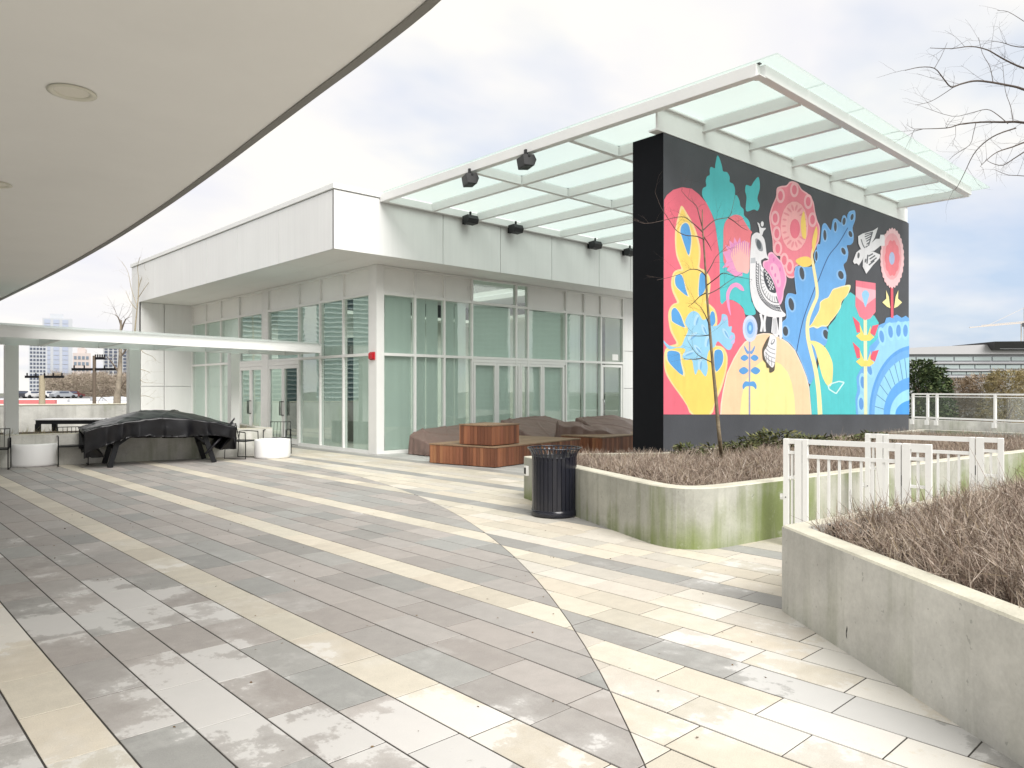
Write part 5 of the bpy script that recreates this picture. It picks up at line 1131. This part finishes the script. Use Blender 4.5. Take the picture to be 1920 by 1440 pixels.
def pot(label, u, v, r, h):
    p = gnd(u, v); d = p.to_2d().normalized(); c = p.to_2d() + d * r; t = thing('round_pot', label, 'pot', (c.x, c.y, 0), 0, 'white drum shaped pots')
    b = MB(); b.lathe([(0, .012), (r - .05, .012), (r - .03, .0), (r - .01, .02), (r, .06), (r, h - .03), (r - .008, h - .008), (r - .03, h), (r - .055, h - .01), (r - .06, h - .04), (r - .06, h - .07), (0, h - .07)], (0, 0, 0), 56); part('drum', b, mat('white_gloss_resin', (.82, .82, .81, 1), .3), t, world=False)
    b = MB(); b.lathe([(0, 0), (r - .06, 0), (r - .06, .012), (0, .012)], (0, 0, 0), 40); part('foot', b, BLACKP, t, world=False)
    b = MB(); b.box(r * .2, r * .55, -.06, .06, h - .069, h + .018, bevel=.01); part('valve', b, WHITE, t, world=False); return t
pot('white drum shaped pot left of the black covered table', 64, 876, .475, .475)
pot('white drum shaped pot near the glass doors, right of the black covered table', 511, 861, .41, .44)
def chair(label, x, y, rz):
    t = thing('wire_chair', label, 'chair', (x, y, 0), rz, 'thin black metal chairs by the low wall'); r = .011
    for s in (-1, 1):
        b = MB(); b.tube([(s * .27, -.26, .62), (s * .27, -.27, .32), (s * .27, -.27, .012), (s * .27, .0, .011), (s * .27, .27, .012), (s * .27, .25, .35), (s * .27, .22, .62), (s * .27, -.0, .635), (s * .27, -.26, .62)], r, 7); part('side_frame', b, BLACK, t, world=False)
    b = MB(); b.box(-.26, .26, -.26, .24, .40, .425, bevel=.008); part('seat', b, BLACK, t, world=False)
    b = MB(); b.tube([(-.25, .22, .42), (-.25, .31, .80), (.25, .31, .80), (.25, .22, .42)], r, 7)
    for k in range(5): b.tube([(-.16 + .08 * k, .225, .43), (-.16 + .08 * k, .31, .80)], .006, 5)
    part('backrest', b, BLACK, t, world=False); return t
chair('thin black metal chair between the left white pot and the covered table', 3.93, 17.95, R(-9))
chair('thin black metal chair cut off by the left edge of the photo', 2.55, 18.05, R(-14))
chair('thin black metal chair behind the right end of the covered table', 7.22, 17.05, R(35))
chair('thin black metal chair directly behind the right white pot', 8.25, 17.35, R(-40))

# ================================================================ low wall bed, pergola, parapet
lw = thing('low_concrete_wall', 'long low stained concrete planter wall behind the covered table', 'planter wall', (5, 18.2, 0))
a, b = Vector((-4.0, 19.45)), Vector((8.15, 17.42)); dr_ = (b - a).normalized(); nn = Vector((-dr_.y, dr_.x))
mb = MB(); pl = [tuple(a), tuple(b), tuple(b + nn * 3.2), tuple(b + nn * 3.2 - dr_ * .2), tuple(b - dr_ * .2 + nn * .2), tuple(a + nn * .2)]
mb.prism(pl[::1], -.03, .655, mi=0); part('wall', mb, CONCB, lw)
mb = MB(); p2 = [tuple(a + nn * .0 - nn * .004), tuple(b + dr_ * .004 - nn * .004), tuple(b + dr_ * .004 + nn * .204), tuple(a + nn * .204)]; mb.prism(p2, .6555, .668); part('coping', mb, CONCL, lw)
mb = MB(); mb.add([(x, y, .57) for x, y in (a + nn * .2, b - dr_ * .2 + nn * .2, b - dr_ * .2 + nn * 3.2, a + nn * 3.2)], [(0, 1, 2, 3)]); part('soil', mb, SOIL, lw)
gl = RNG.uniform(0, 1, 2600); P = np.stack([a.x + (b.x - a.x) * gl, a.y + (b.y - a.y) * gl, np.full(2600, .57)], 1) + np.outer(RNG.uniform(.25, 1.4, 2600), [nn.x, nn.y, 0])
keep = np.array([mnoise.noise(Vector((p[0] * .8, p[1] * .8, 2))) > -.05 for p in P]); P = P[keep]; D = RNG.normal(0, .45, (len(P), 3)); D[:, 2] = 1; D /= np.linalg.norm(D, axis=1)[:, None]
V, F, r_ = ribbons(P, D, RNG.uniform(.08, .22, len(P)), np.full(len(P), .008), RNG.normal(0, .3, len(P)), RNG.uniform(0, 1, len(P)))
GRASS = twig_mat('dry_grass', [(.20, .15, .06, 1), (.30, .24, .11, 1), (.38, .32, .18, 1), (.12, .13, .05, 1)])
o = bpy.data.objects.new('dry_grass', np_mesh('dry_grass', V, F, r_, [GRASS])); COL.objects.link(o); setp(o, 'tufts of dry grass behind the low concrete wall', 'grass', None, 'stuff')

pg = thing('pergola', 'long low white steel pergola with flat roof panels on square posts', 'pergola', (5.9, 18, 0))
F0, F1, K0, K1 = Vector((-3.0, 15.45)), Vector((9.59, 17.80)), Vector((-3.0, 18.87)), Vector((9.59, 19.75)); Z0, Z1 = 2.575, 2.80
mb = MB(); mb.beam((F0.x, F0.y, (Z0 + Z1) / 2), (F1.x, F1.y, (Z0 + Z1) / 2), .08, Z1 - Z0); part('front_beam', mb, STEELW, pg)
mb = MB(); mb.beam((K0.x, K0.y, 2.68), (K1.x, K1.y, 2.68), .08, .2); part('back_beam', mb, STEELW, pg)
mb = MB(); mb.beam((F1.x + .045, F1.y, 2.687), (K1.x + .045, K1.y, 2.687), .07, .222); part('end_beam', mb, STEELW, pg)
def pl_(t, s): return (F0 + (F1 - F0) * t).lerp(K0 + (K1 - K0) * t, s)
for x in (-1.6, .1, 2.25, 3.45, 4.66, 5.9, 7.2, 8.4):
    t = (x - F0.x) / (F1.x - F0.x); a_, b_ = pl_(t, .015), pl_(min(1, t + .012), .985); mb = MB(); mb.beam((a_.x, a_.y, 2.66), (b_.x, b_.y, 2.66), .06, .16); part('rafter', mb, STEELW, pg)
mb = MB(); c_ = [pl_(0, -.05), pl_(1.01, -.05), pl_(1.01, 1.03), pl_(0, 1.03)]; mb.prism([tuple(p) for p in c_], Z1 + .004, Z1 + .03); part('roof_panel', mb, FROSTW, pg)  # roof and ceiling made translucent so daylight brightens the posts
mb = MB(); c_ = [pl_(0, .03), pl_(.995, .03), pl_(.995, .97), pl_(0, .97)]; mb.prism([tuple(p) for p in c_], 2.742, 2.76); part('ceiling_panel', mb, FROSTW, pg)
for u, hw in ((21, .12), (250, .12), (438, .115), (-240, .12)):
    x = ((K0 + (K1 - K0) * .5) - Vector((0, 0))); r_2 = ray(u); den_ = (K1 - K0); tt = (K0.x * r_2.y - K0.y * r_2.x) / (den_.y * r_2.x - den_.x * r_2.y); p = K0 + den_ * tt
    mb = MB(); mb.box(p.x - hw, p.x + hw, p.y - hw, p.y + hw, .56, 2.578, bevel=.012); part('post', mb, WHITE, pg)
bt = thing('black_table', 'black framed table with pale top behind the low concrete wall', 'table', (5.05, 22.6, 0), R(-40))
mb = MB(); mb.box(-.85, .85, -.45, .45, .80, .83, bevel=.006); part('table_top', mb, mat('pale_table_top', (.55, .55, .54, 1), .3), bt, world=False)
mb = MB(); mb.box(-.83, .83, -.43, .43, .70, .799); part('apron', mb, BLACK, bt, world=False)
for x in (-.79, .79):
    for y in (-.39, .39): mb = MB(); mb.box(x - .06, x + .06, y - .04, y + .04, 0, .70); part('leg', mb, BLACK, bt, world=False)
pw = thing('parapet_wall', 'plain grey concrete parapet wall along the far left plaza edge', 'wall', (0, 28.5, 0))
mb = MB(); mb.box(-6, 8.24, 28.4, 28.7, -.3, 1.10, bevel=.01); part('wall', mb, CONCW, pw)
mb = MB(); mb.box(-6, 8.24, 28.37, 28.73, 1.1005, 1.125); part('coping', mb, CONCL, pw)

# ================================================================ glass railing on the right edge
rl = thing('glass_railing', 'white framed clear glass railing on the far right plaza edge', 'railing', (31.5, 9, .4))
r0, r1 = Vector((32.35, 11.5)), Vector((29.2, 1.9)); rd = (r1 - r0).normalized()
cw = thing('railing_curb', 'stained pale concrete curb wall under the glass railing', 'wall', (31, 8, 0))
mb = MB(); e0 = r0 - rd * 4; e1 = r1 + rd * 10; rn = Vector((-rd.y, rd.x)); mb.prism([tuple(e0 - rn * .02), tuple(e1 - rn * .02), tuple(e1 + rn * .32), tuple(e0 + rn * .32)][::1], -.1, .42); part('wall', mb, CONC, cw)
ps = []
for u in (1712, 1757, 1866, 1990, 2110):
    r_2 = ray(u); dn = r1 - r0; tt = (r0.x * r_2.y - r0.y * r_2.x) / (dn.y * r_2.x - dn.x * r_2.y); ps.append(r0 + dn * tt)
ps.insert(1, ps[0].lerp(ps[1], .62))
for i, p in enumerate(ps):
    mb = MB(); mb.beam((p.x, p.y, .30), (p.x, p.y, 1.44), .09, .07, up=(rd.x, rd.y, 0)); mb.beam((p.x, p.y, .22), (p.x, p.y, .4), .2, .14, up=(rd.x, rd.y, 0)); part('post', mb, WHITE, rl)
for z0, h in ((1.43, .06), (.50, .07)):
    mb = MB(); mb.beam((ps[0].x, ps[0].y, z0 + (.005)), (ps[-1].x, ps[-1].y, z0 + .005), .06, h); part('rail', mb, WHITE, rl)
mb = MB(); mb.beam((ps[0].x, ps[0].y, 1.33), (ps[-1].x, ps[-1].y, 1.33), .04, .03); part('rail', mb, WHITE, rl)
for p, q in zip(ps[:-1], ps[1:]):
    if (q - p).length < .3: continue
    d = (q - p).normalized() * .06; mb = MB(); mb.beam((p.x + d.x, p.y + d.y, .93), (q.x - d.x, q.y - d.y, .93), .012, .76); part('glass_pane', mb, GLASSC, rl)

# ================================================================ beyond the plaza, right
gz = -8.0
def leaf_tree(name, label, x, y, zb, h, r, n_, leafm, lw, group=None, trunk=True, cone=False, lo=.2, cat='tree'):
    t = thing(name, label, cat, (x, y, zb), 0, group)
    a = RNG.uniform(0, 2 * np.pi, n_); z = RNG.uniform(lo, 1, n_); q = RNG.uniform(0, 1, n_) ** .45
    prof = (1 - z) ** .7 * 1.2 + .08 if cone else np.sqrt(np.clip(1 - ((z - .6) / .45) ** 2, .05, 1))
    P = np.stack([np.cos(a) * q * r * prof, np.sin(a) * q * r * prof, z * h], 1)
    lump = np.array([mnoise.noise(Vector((p[0] * 1.1 / r * 3, p[1] * 1.1 / r * 3, p[2] / r * 3 + x))) for p in P]); ok = lump > -.12; P, a, lump = P[ok], a[ok], lump[ok]
    D = np.stack([np.cos(a), np.sin(a), RNG.uniform(-.3, .9, len(P))], 1) + RNG.normal(0, .5, (len(P), 3)); D /= np.linalg.norm(D, axis=1)[:, None]
    V, F, rr_ = leaf_tufts(P, D, RNG.uniform(.6, 1.4, len(P)) * lw[0], RNG.uniform(.7, 1.3, len(P)) * lw[1], np.clip(RNG.beta(2, 2.6, len(P)) + .2 * lump, 0, 1))
    o = bpy.data.objects.new('crown', np_mesh('crown', V, F, rr_, [leafm])); COL.objects.link(o); o.parent = t
    b = MB(); b.tube([(0, 0, 0), (0, 0, h * .5), (.1, 0, h * .9)], [r * .09, r * .06, .02], 8)
    for k in range(7):
        q = k * 2.4; z0 = h * (.35 + .08 * k); b.tube([(0, 0, z0), (math.cos(q) * r * .45, math.sin(q) * r * .45, z0 + h * .12)], [r * .03, .015], 5)
    part('trunk', b, BARK, t, world=False); return t
EVG = twig_mat('evergreen_foliage', [(.02, .034, .016, 1), (.045, .072, .03, 1), (.085, .115, .045, 1), (.15, .165, .075, 1)])
RUST = twig_mat('winter_brown_foliage', [(.16, .11, .07, 1), (.28, .20, .13, 1), (.38, .30, .21, 1), (.24, .20, .12, 1)])
OLV = twig_mat('olive_foliage', [(.14, .11, .05, 1), (.27, .22, .10, 1), (.36, .30, .16, 1), (.42, .35, .22, 1)])
for i, (u, d, vt, r, m, lab) in enumerate(((1722, 46, 676, 1.6, EVG, 'dark evergreen tree beside the right edge of the mural wall'), (1752, 49, 690, 1.3, EVG, 'smaller dark evergreen tree right of the darker one behind the glass railing'), (1798, 52, 712, 1.5, RUST, 'brown shrub seen above the railing left of the olive one'), (1842, 50, 704, 1.9, RUST, 'rust brown leafy tree beyond the middle of the glass railing'), (1893, 47, 696, 1.9, OLV, 'olive yellow tree beyond the right part of the glass railing'), (1945, 50, 694, 2.0, OLV, 'olive tree at the right border of the photo'))):
    p = ray(u) * d; zt = EYE - d * (vt - VH) / FPX; leaf_tree('evergreen_tree' if m is EVG else 'winter_tree', lab, p.x, p.y, gz, zt - gz, r, (9000 if m is EVG else 15000), m, ((.26, .12) if m is EVG else (.34, .035)), 'trees beyond the railing', lo=.45)
# long pavilion-roofed hall on the skyline
CLAD = mat('pale_grey_cladding', (.44, .44, .45, 1), .6); CLADD = mat('mid_grey_cladding', (.33, .34, .36, 1), .6); CLADT = mat('teal_glazing', (.36, .42, .42, 1), .3); CLADK = mat('dark_eave', (.06, .06, .065, 1), .6)
hd = 210.0
hall = thing('arena_hall', 'long low grey hall with banded glass and dark flaring roof on the right skyline', 'building', tuple(ray(1800) * hd) + (gz,), R(-43))
def hz_(v): return EYE - hd * (v - VH) / FPX - gz
def hx(u): return (u - 1800) / FPX * hd
HY = lambda k: k * 1.0
mb = MB()
xs2 = [hx(1650), hx(1750), hx(1850), hx(1960), hx(2150)]; tops = [655, 650, 646, 643, 640]
for (a_, b_), (ta, tb_) in zip(zip(xs2[:-1], xs2[1:]), zip(tops[:-1], tops[1:])):
    z0 = hz_(664); vs = [(a_, 0, z0), (b_, 0, z0), (b_, 30, z0), (a_, 30, z0), (a_, 0, hz_(ta)), (b_, 0, hz_(tb_)), (b_, 30, hz_(tb_)), (a_, 30, hz_(ta))]; mb.add(vs, [(3, 2, 1, 0), (4, 5, 6, 7), (0, 1, 5, 4), (1, 2, 6, 5), (2, 3, 7, 6), (3, 0, 4, 7)])
part('roof_band', mb, CLAD, hall, world=False)
mb = MB(); mb.box(xs2[0], xs2[-1], 1, 30, 0, hz_(664) - .01); part('wall', mb, CLADD, hall, world=False)
for v0, v1, u0, u1 in ((669, 676, 1650, 2150), (684, 691, 1745, 2150), (697, 702, 1760, 2150)):
    for k in range(14):
        a_ = u0 + (u1 - u0) * k / 14; b_ = u0 + (u1 - u0) * (k + .93) / 14; mb = MB(); mb.box(hx(a_), hx(b_), .7, 1.2, hz_(v1), hz_(v0)); part('window_band', mb, CLADT, hall, world=False)
for v in (680, 694, 706): mb = MB(); mb.box(hx(1700), hx(2150), .2, 1.0, hz_(v + 1.6), hz_(v)); part('floor_edge', mb, CLAD, hall, world=False)
mb = MB(); mb.add([(hx(1848), -4, hz_(642)), (hx(2150), -4, hz_(639)), (hx(2150), 16, hz_(639)), (hx(1848), 16, hz_(642)), (hx(1858), -1, hz_(657)), (hx(2150), -1, hz_(657)), (hx(2150), 16, hz_(657)), (hx(1858), 16, hz_(657))], [(0, 1, 2, 3), (7, 6, 5, 4), (0, 4, 5, 1), (1, 5, 6, 2), (2, 6, 7, 3), (3, 7, 4, 0)]); part('upper_drum', mb, CLADK, hall, world=False)
mb = MB(); mb.box(hx(1868), hx(2150), -1.6, -1.05, hz_(655), hz_(646)); part('drum_panel', mb, CLADD, hall, world=False)
crn = thing('tower_crane', 'pale distant tower crane with a long jib above the grey hall', 'crane', tuple(ray(1921) * 300) + (gz,), R(-43))
CR = mat('crane_paint', (.62, .55, .48, 1), .6); cz = lambda v: EYE - 300 * (v - VH) / FPX - gz; cxx_ = lambda u: (u - 1921) / FPX * 300
mb = MB(); 
for x in (-.8, .8):
    for y in (-.8, .8): mb.box(x - .14, x + .14, y - .14, y + .14, 0, cz(606))
for k in range(40): z = k * (cz(606)) / 40; mb.beam((-.8, -.8, z), (.8, -.8, z + cz(606) / 40), .12, .12)
part('mast', mb, CR, crn, world=False)
mb = MB(); mb.beam((cxx_(1818), 0, cz(614)), (cxx_(1960), 0, cz(602)), .35, .35); mb.beam((cxx_(1840), 0, cz(610)), (cxx_(1950), 0, cz(600)), .2, .2)
for k in range(26): t0, t1 = k / 26, (k + 1) / 26; mb.beam((cxx_(1840 + 110 * t0), 0, cz(612.1 - 9.3 * t0)), (cxx_(1840 + 110 * t1), 0, cz(610 - 10 * t1)), .14, .14)
part('jib', mb, CR, crn, world=False)
mb = MB(); mb.beam((0, 0, cz(606)), (0, 0, cz(576)), .4, .4); mb.beam((0, 0, cz(577)), (cxx_(1850), 0, cz(611)), .12, .12); part('apex', mb, CR, crn, world=False)
mb = MB(); mb.box(-1.6, 1.0, -1.5, -.9, cz(613), cz(606)); part('cab', mb, CLADK, crn, world=False)

# ================================================================ beyond the plaza, left
def tower(name, label, u0, u1, vt, d, wallm, winm, floors, split=None, gap=.45, depth=18, base=None, group='distant towers'):
    um = (u0 + u1) / 2; p = ray(um) * d; rz = math.atan2(ray(um).y, ray(um).x) - R(90)
    t = thing(name, label, 'tower', (p.x, p.y, gz), rz, group); wd = (u1 - u0) / FPX * d; zt = EYE - d * (vt - VH) / FPX - gz
    mb = MB(); mb.box(-wd / 2, wd / 2, 0, depth, 0, zt); part('wall', mb, wallm, t, world=False)
    fh = (zt - 4) / floors
    for k in range(floors):
        mb = MB(); z0 = 3 + k * fh + fh * .25; z1 = z0 + fh * gap * 1.2; x = -wd / 2 + wd * .05
        nn_ = split or 6
        for i in range(nn_): a_ = -wd / 2 + wd * (.06 + .9 * i / nn_); mb.box(a_, a_ + wd * .9 / nn_ * .66, -.25, .1, z0, z1)
        part('window_row', mb, winm, t, world=False)
    mb = MB(); mb.box(-wd * .25, wd * .2, depth * .3, depth * .7, zt, zt + 3); part('roof_plant', mb, wallm, t, world=False); return t
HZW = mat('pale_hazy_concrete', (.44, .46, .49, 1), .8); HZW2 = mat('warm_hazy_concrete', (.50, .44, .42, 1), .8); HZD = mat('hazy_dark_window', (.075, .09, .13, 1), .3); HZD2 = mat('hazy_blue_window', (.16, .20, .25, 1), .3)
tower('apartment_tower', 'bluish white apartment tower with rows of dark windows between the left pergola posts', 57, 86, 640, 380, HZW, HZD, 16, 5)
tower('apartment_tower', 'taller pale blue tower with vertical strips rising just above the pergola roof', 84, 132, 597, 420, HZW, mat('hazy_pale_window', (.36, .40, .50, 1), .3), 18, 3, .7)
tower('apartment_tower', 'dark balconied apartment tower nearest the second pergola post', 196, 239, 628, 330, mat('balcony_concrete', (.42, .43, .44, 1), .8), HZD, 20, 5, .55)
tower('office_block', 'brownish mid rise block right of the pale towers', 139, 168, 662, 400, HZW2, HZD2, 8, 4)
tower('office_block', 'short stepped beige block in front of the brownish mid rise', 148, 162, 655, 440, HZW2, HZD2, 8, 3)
# flat white roofs in front of the skyline
WR = mat('white_roof_membrane', (.72, .71, .70, 1), .7, var=.06, vscale=.1)
def roofblock(label, u0, u1, d0, d1, z, redl=False):
    t = thing('warehouse', label, 'warehouse', tuple(ray((u0 + u1) / 2) * d0) + (gz,), 0); q = [ray(u0) * d0, ray(u1) * d0, ray(u1) * d1, ray(u0) * d1]
    mb = MB(); mb.prism([tuple(p) for p in q], gz, z); part('roof_and_walls', mb, WR, t)
    mb = MB()
    for k in range(5): u = u0 + (u1 - u0) * (k + .5) / 5; p = ray(u) * (d0 + (d1 - d0) * (.3 + .1 * (k % 3))); mb.box(p.x - .8, p.x + .8, p.y - .6, p.y + .6, z, z + .4, bevel=.05)
    part('roof_units', mb, HZW, t)
    if redl:
        p, q2 = ray(u0) * (d0 + 14), ray(u1 - 70) * (d0 + 16); mb = MB(); mb.beam((p.x, p.y, z + .22), (q2.x, q2.y, z + .22), .5, .42); part('red_parapet', mb, mat('red_metal', (.42, .12, .12, 1), .5), t)
    return t
roofblock('wide white flat roof with a red edge below the pale towers', -150, 175, 64, 128, .10, True)
roofblock('white flat roof between the leafless tree trunk and second pergola post', 176, 262, 70, 140, .25)
def car(u, d, col, label):
    p = ray(u) * d; t = thing('parked_car', label, 'car', (p.x, p.y, .05), R(10 + 25 * random.random()), 'cars parked beyond the white roofs')
    mb = MB(); pr = [(-2.1, .3), (2.1, .3), (2.15, .7), (1.3, .85), (.6, 1.35), (-1.2, 1.38), (-1.9, .9), (-2.15, .8)]; vs = [(x, -.85, z) for x, z in pr] + [(x, .85, z) for x, z in pr]; n_ = len(pr)
    mb.add(vs, [tuple(range(n_)), tuple(range(2 * n_ - 1, n_ - 1, -1))] + [((i + 1) % n_, i, n_ + i, n_ + (i + 1) % n_) for i in range(n_)]); part('body', mb, mat('car_paint', col, .35), t, world=False)
    mb = MB(); mb.box(-1.1, .55, -.87, .87, .92, 1.26); part('windows', mb, HZD, t, world=False)
    for x in (-1.35, 1.35):
        for y in (-.8, .8): mb = MB(); mb.lathe([(0, -.1), (.32, -.1), (.32, .1), (0, .1)], (0, 0, 0), 14); mb.v = [(x + a_, y + c_, .32 + b_) for a_, b_, c_ in mb.v]; part('wheel', mb, BLACKP, t, world=False)
deck = MB(); q = [tuple(ray(u) * d) for u, d in ((-200, 130), (175, 130), (175, 175), (-200, 175))]; deck.prism(q, gz, .04); single('parking_deck', deck, mat('grey_asphalt', (.13, .13, .13, 1), .9), kind='structure')
for u, d, c_, lab in ((40, 138, (.05, .05, .06, 1), 'dark car parked farthest left beyond the white roof'), (52, 150, (.5, .5, .52, 1), 'silver car parked left of the utility pole'), (64, 140, (.6, .6, .6, 1), 'pale car parked just left of the leaning palm like pole'), (96, 140, (.7, .7, .7, 1), 'white car parked just right of the leftmost utility pole'), (107, 146, (.06, .06, .08, 1), 'black car parked in the middle of the far row'), (119, 139, (.3, .32, .35, 1), 'grey car parked beside the black one in the far row'), (134, 142, (.12, .03, .03, 1), 'dark red car at the right end of the far row')): car(u, d, c_, lab)
# leafless wood along the skyline
N = 26000; uu = RNG.uniform(84, 262, N); dd_ = RNG.uniform(185, 225, N); hmax = np.array([3.2 + 3.4 * (mnoise.noise(Vector((u * .035, 1.0, 0))) + .35) for u in uu]); rr3 = np.array([ray(u) for u in uu])
P = np.stack([rr3[:, 0] * dd_, rr3[:, 1] * dd_, -2 + RNG.uniform(0, 1, N) ** .8 * (hmax + 3.2)], 1); D = RNG.normal(0, .7, (N, 3)); D[:, 2] = RNG.uniform(-.2, 1.0, N); D /= np.linalg.norm(D, axis=1)[:, None]
V, F, r_ = ribbons(P, D, RNG.uniform(.6, 2.0, N), RNG.uniform(.05, .14, N), RNG.normal(0, .2, N), RNG.uniform(0, 1, N), 2)
o = bpy.data.objects.new('leafless_wood', np_mesh('leafless_wood', V, F, r_, [twig_mat('far_twigs', [(.22, .175, .14, 1), (.31, .255, .205, 1), (.40, .34, .28, 1), (.27, .24, .17, 1)])])); COL.objects.link(o); setp(o, 'brown leafless wood below the distant towers', 'wood', None, 'stuff')
def pole(u, d, vt, label, arms, r=.2, m=BARK):
    p = ray(u) * d; zt = EYE - d * (vt - VH) / FPX; t = thing('utility_pole', label, 'utility pole', (p.x, p.y, gz), R(-43) + R(90) * 0, 'utility poles beyond the parapet')
    mb = MB(); mb.tube([(0, 0, 0), (0, 0, zt - gz)], [r, r * .75], 9); part('pole', mb, m, t, world=False)
    for v, l0, l1 in arms:
        z = EYE - d * (v - VH) / FPX - gz; mb = MB(); mb.box(l0, l1, -.09, .09, z - .1, z + .1)
        for k in range(5): x = l0 + (l1 - l0) * (k + .2) / 4.4; mb.tube([(x, 0, z + .1), (x, 0, z + .32)], .06, 6)
        part('cross_arm', mb, BLACK, t, world=False)
pole(79, 62, 704, 'short stout yellowish utility pole with one long cross arm', [(706.5, -1.4, 1.8)], .30, BARKP)
pole(177, 60, 667, 'tall utility pole with two dark cross arms right of the brown wood', [(692.5, -1.8, 1.8), (672, .05, .85)], .17)
slt = thing('street_tree', 'pale trunked leafless tree in front of the dark balconied tower', 'tree', tuple(ray(222) * 45) + (gz,))
mb = MB(); s4 = lambda u, v: at(u, v, 45)
limb(mb, [s4(218, 1000), s4(219, 770), s4(222, 730), s4(225, 690), s4(226, 655), s4(227, 600)], .26, .05, rg, 0, n=8); part('trunk', mb, mat('patchy_pale_bark', (.26, .22, .17, 1), .8, var=.5, vscale=1.5), slt)
mb = MB()
for pts in ([(222, 735), (235, 715), (246, 700)], [(224, 700), (210, 680), (200, 668)], [(226, 670), (240, 650), (250, 630)], [(219, 750), (205, 728), (185, 752)], [(227, 610), (222, 596), (216, 590)], [(227, 620), (235, 600), (243, 595)]): limb(mb, [s4(*p) for p in pts], .06, .012, rg, 6, 1.3, 1, 4)
part('branches', mb, BARK, slt)

# ================================================================ city behind the photographer, met in the window reflections
def mirror_dir(face, u):
    r = ray(u); return (Vector((r.x, -r.y)) if face == 'R' else Vector((-r.x, r.y)))
def rtower(label, face, u0, u1, vt, d, wallm, bandm, floors):
    """tower standing where the facade mirrors it: direction from the facade point, distance d"""
    um = (u0 + u1) / 2; r = ray(um)
    f0 = r * ((YC / r.y) if face == 'R' else (XC / r.x)); df = (YC / r.y) if face == 'R' else (XC / r.x)
    m_ = mirror_dir(face, um); p = f0 + m_ * d; wd = (u1 - u0) / FPX * (d + df); zt = EYE - (d + df) * (vt - VH) / FPX - gz
    t = thing('apartment_tower', label, 'tower', (p.x, p.y, gz), math.atan2(m_.y, m_.x) - R(90), 'towers mirrored in the pavilion glass')
    mb = MB(); mb.box(-wd / 2, wd / 2, 0, wd * .8, 0, zt); part('wall', mb, wallm, t, world=False); fh = zt / floors
    for k in range(floors): mb = MB(); mb.box(-wd / 2 - .3, wd / 2 + .3, -.9, wd * .8 + .3, k * fh + fh * .72, k * fh + fh * .98); part('balcony_slab', mb, bandm, t, world=False)
BG_ = mat('blue_green_curtain_wall', (.22, .32, .34, 1), .3); BB = mat('pale_slab_edge', (.46, .53, .53, 1), .6); GG_ = mat('grey_green_glass_wall', (.38, .45, .43, 1), .4)
rtower('teal glass tower mirrored in the left facade above the doors', 'L', 500, 566, 566, 210, BG_, BB, 26)
rtower('teal glass tower mirrored in the left facade beside the corner column', 'L', 598, 694, 552, 190, BG_, BB, 28)
rtower('lower teal block mirrored at the far end of the left facade', 'L', 440, 497, 584, 240, BG_, BB, 22)
rtower('grey green tower mirrored in the tall panes of the right facade', 'R', 880, 952, 574, 200, GG_, BB, 26)
rtower('grey green tower mirrored right of the pale gap in the right facade', 'R', 1000, 1066, 580, 190, GG_, BB, 24)
for i, (x, y, h, r) in enumerate(((-28, 44, 9.5, 4), (-38, 62, 11, 5), (-22, 60, 10, 4.5), (-50, 80, 12, 6), (-16, 36, 8.8, 3.5), (-34, 50, 10, 4))):
    leaf_tree('broadleaf_tree', ('green tree left of the plaza seen only mirrored in the left facade', 'large green tree left of the plaza seen only in the pavilion glass', 'round green tree left of the plaza mirrored in the door glass', 'tallest green tree left of the plaza mirrored in glass', 'smallest green tree left of the plaza mirrored near the corner column', 'mid green tree left of the plaza mirrored between the towers')[i], x, y, gz, h + 2.0, r, 2600, EVG, (.8, .5), 'trees mirrored in the pavilion glass', lo=.35)
lr = thing('west_parapet', 'low concrete parapet on the plaza edge left of the photo', 'wall', (-6, 22, 0))
mb = MB(); mb.box(-6.1, -5.8, 14.2, 28.38, -.3, 1.1, bevel=.01); part('wall', mb, CONCW, lr)

# leaf litter blown onto the paving
N = 260; uu = RNG.uniform(0, 1, N); P = np.zeros((N, 3)); P[:, 0] = RNG.uniform(1.2, 8.5, N); P[:, 1] = RNG.uniform(1.5, 11, N); P[:, 2] = .006
ok = ~in_poly(P[:, 0], P[:, 1], A1) & ~in_poly(P[:, 0], P[:, 1], A2); P = P[ok]; N = len(P)
q_ = RNG.uniform(0, 2 * np.pi, N); D = np.stack([np.cos(q_), np.sin(q_), RNG.uniform(0, .25, N)], 1); D /= np.linalg.norm(D, axis=1)[:, None]
V, F, r_ = leaf_tufts(P, D, RNG.uniform(.010, .028, N), RNG.uniform(.006, .013, N), RNG.uniform(0, 1, N)); V[:, 2] = np.maximum(V[:, 2], .004)
o = bpy.data.objects.new('leaf_litter', np_mesh('leaf_litter', V, F, r_, [twig_mat('dead_leaf', [(.05, .03, .015, 1), (.12, .07, .03, 1), (.20, .13, .06, 1), (.08, .06, .04, 1)])])); COL.objects.link(o); setp(o, 'tiny dead leaves and debris scattered over the paving', 'leaf litter', None, 'stuff')
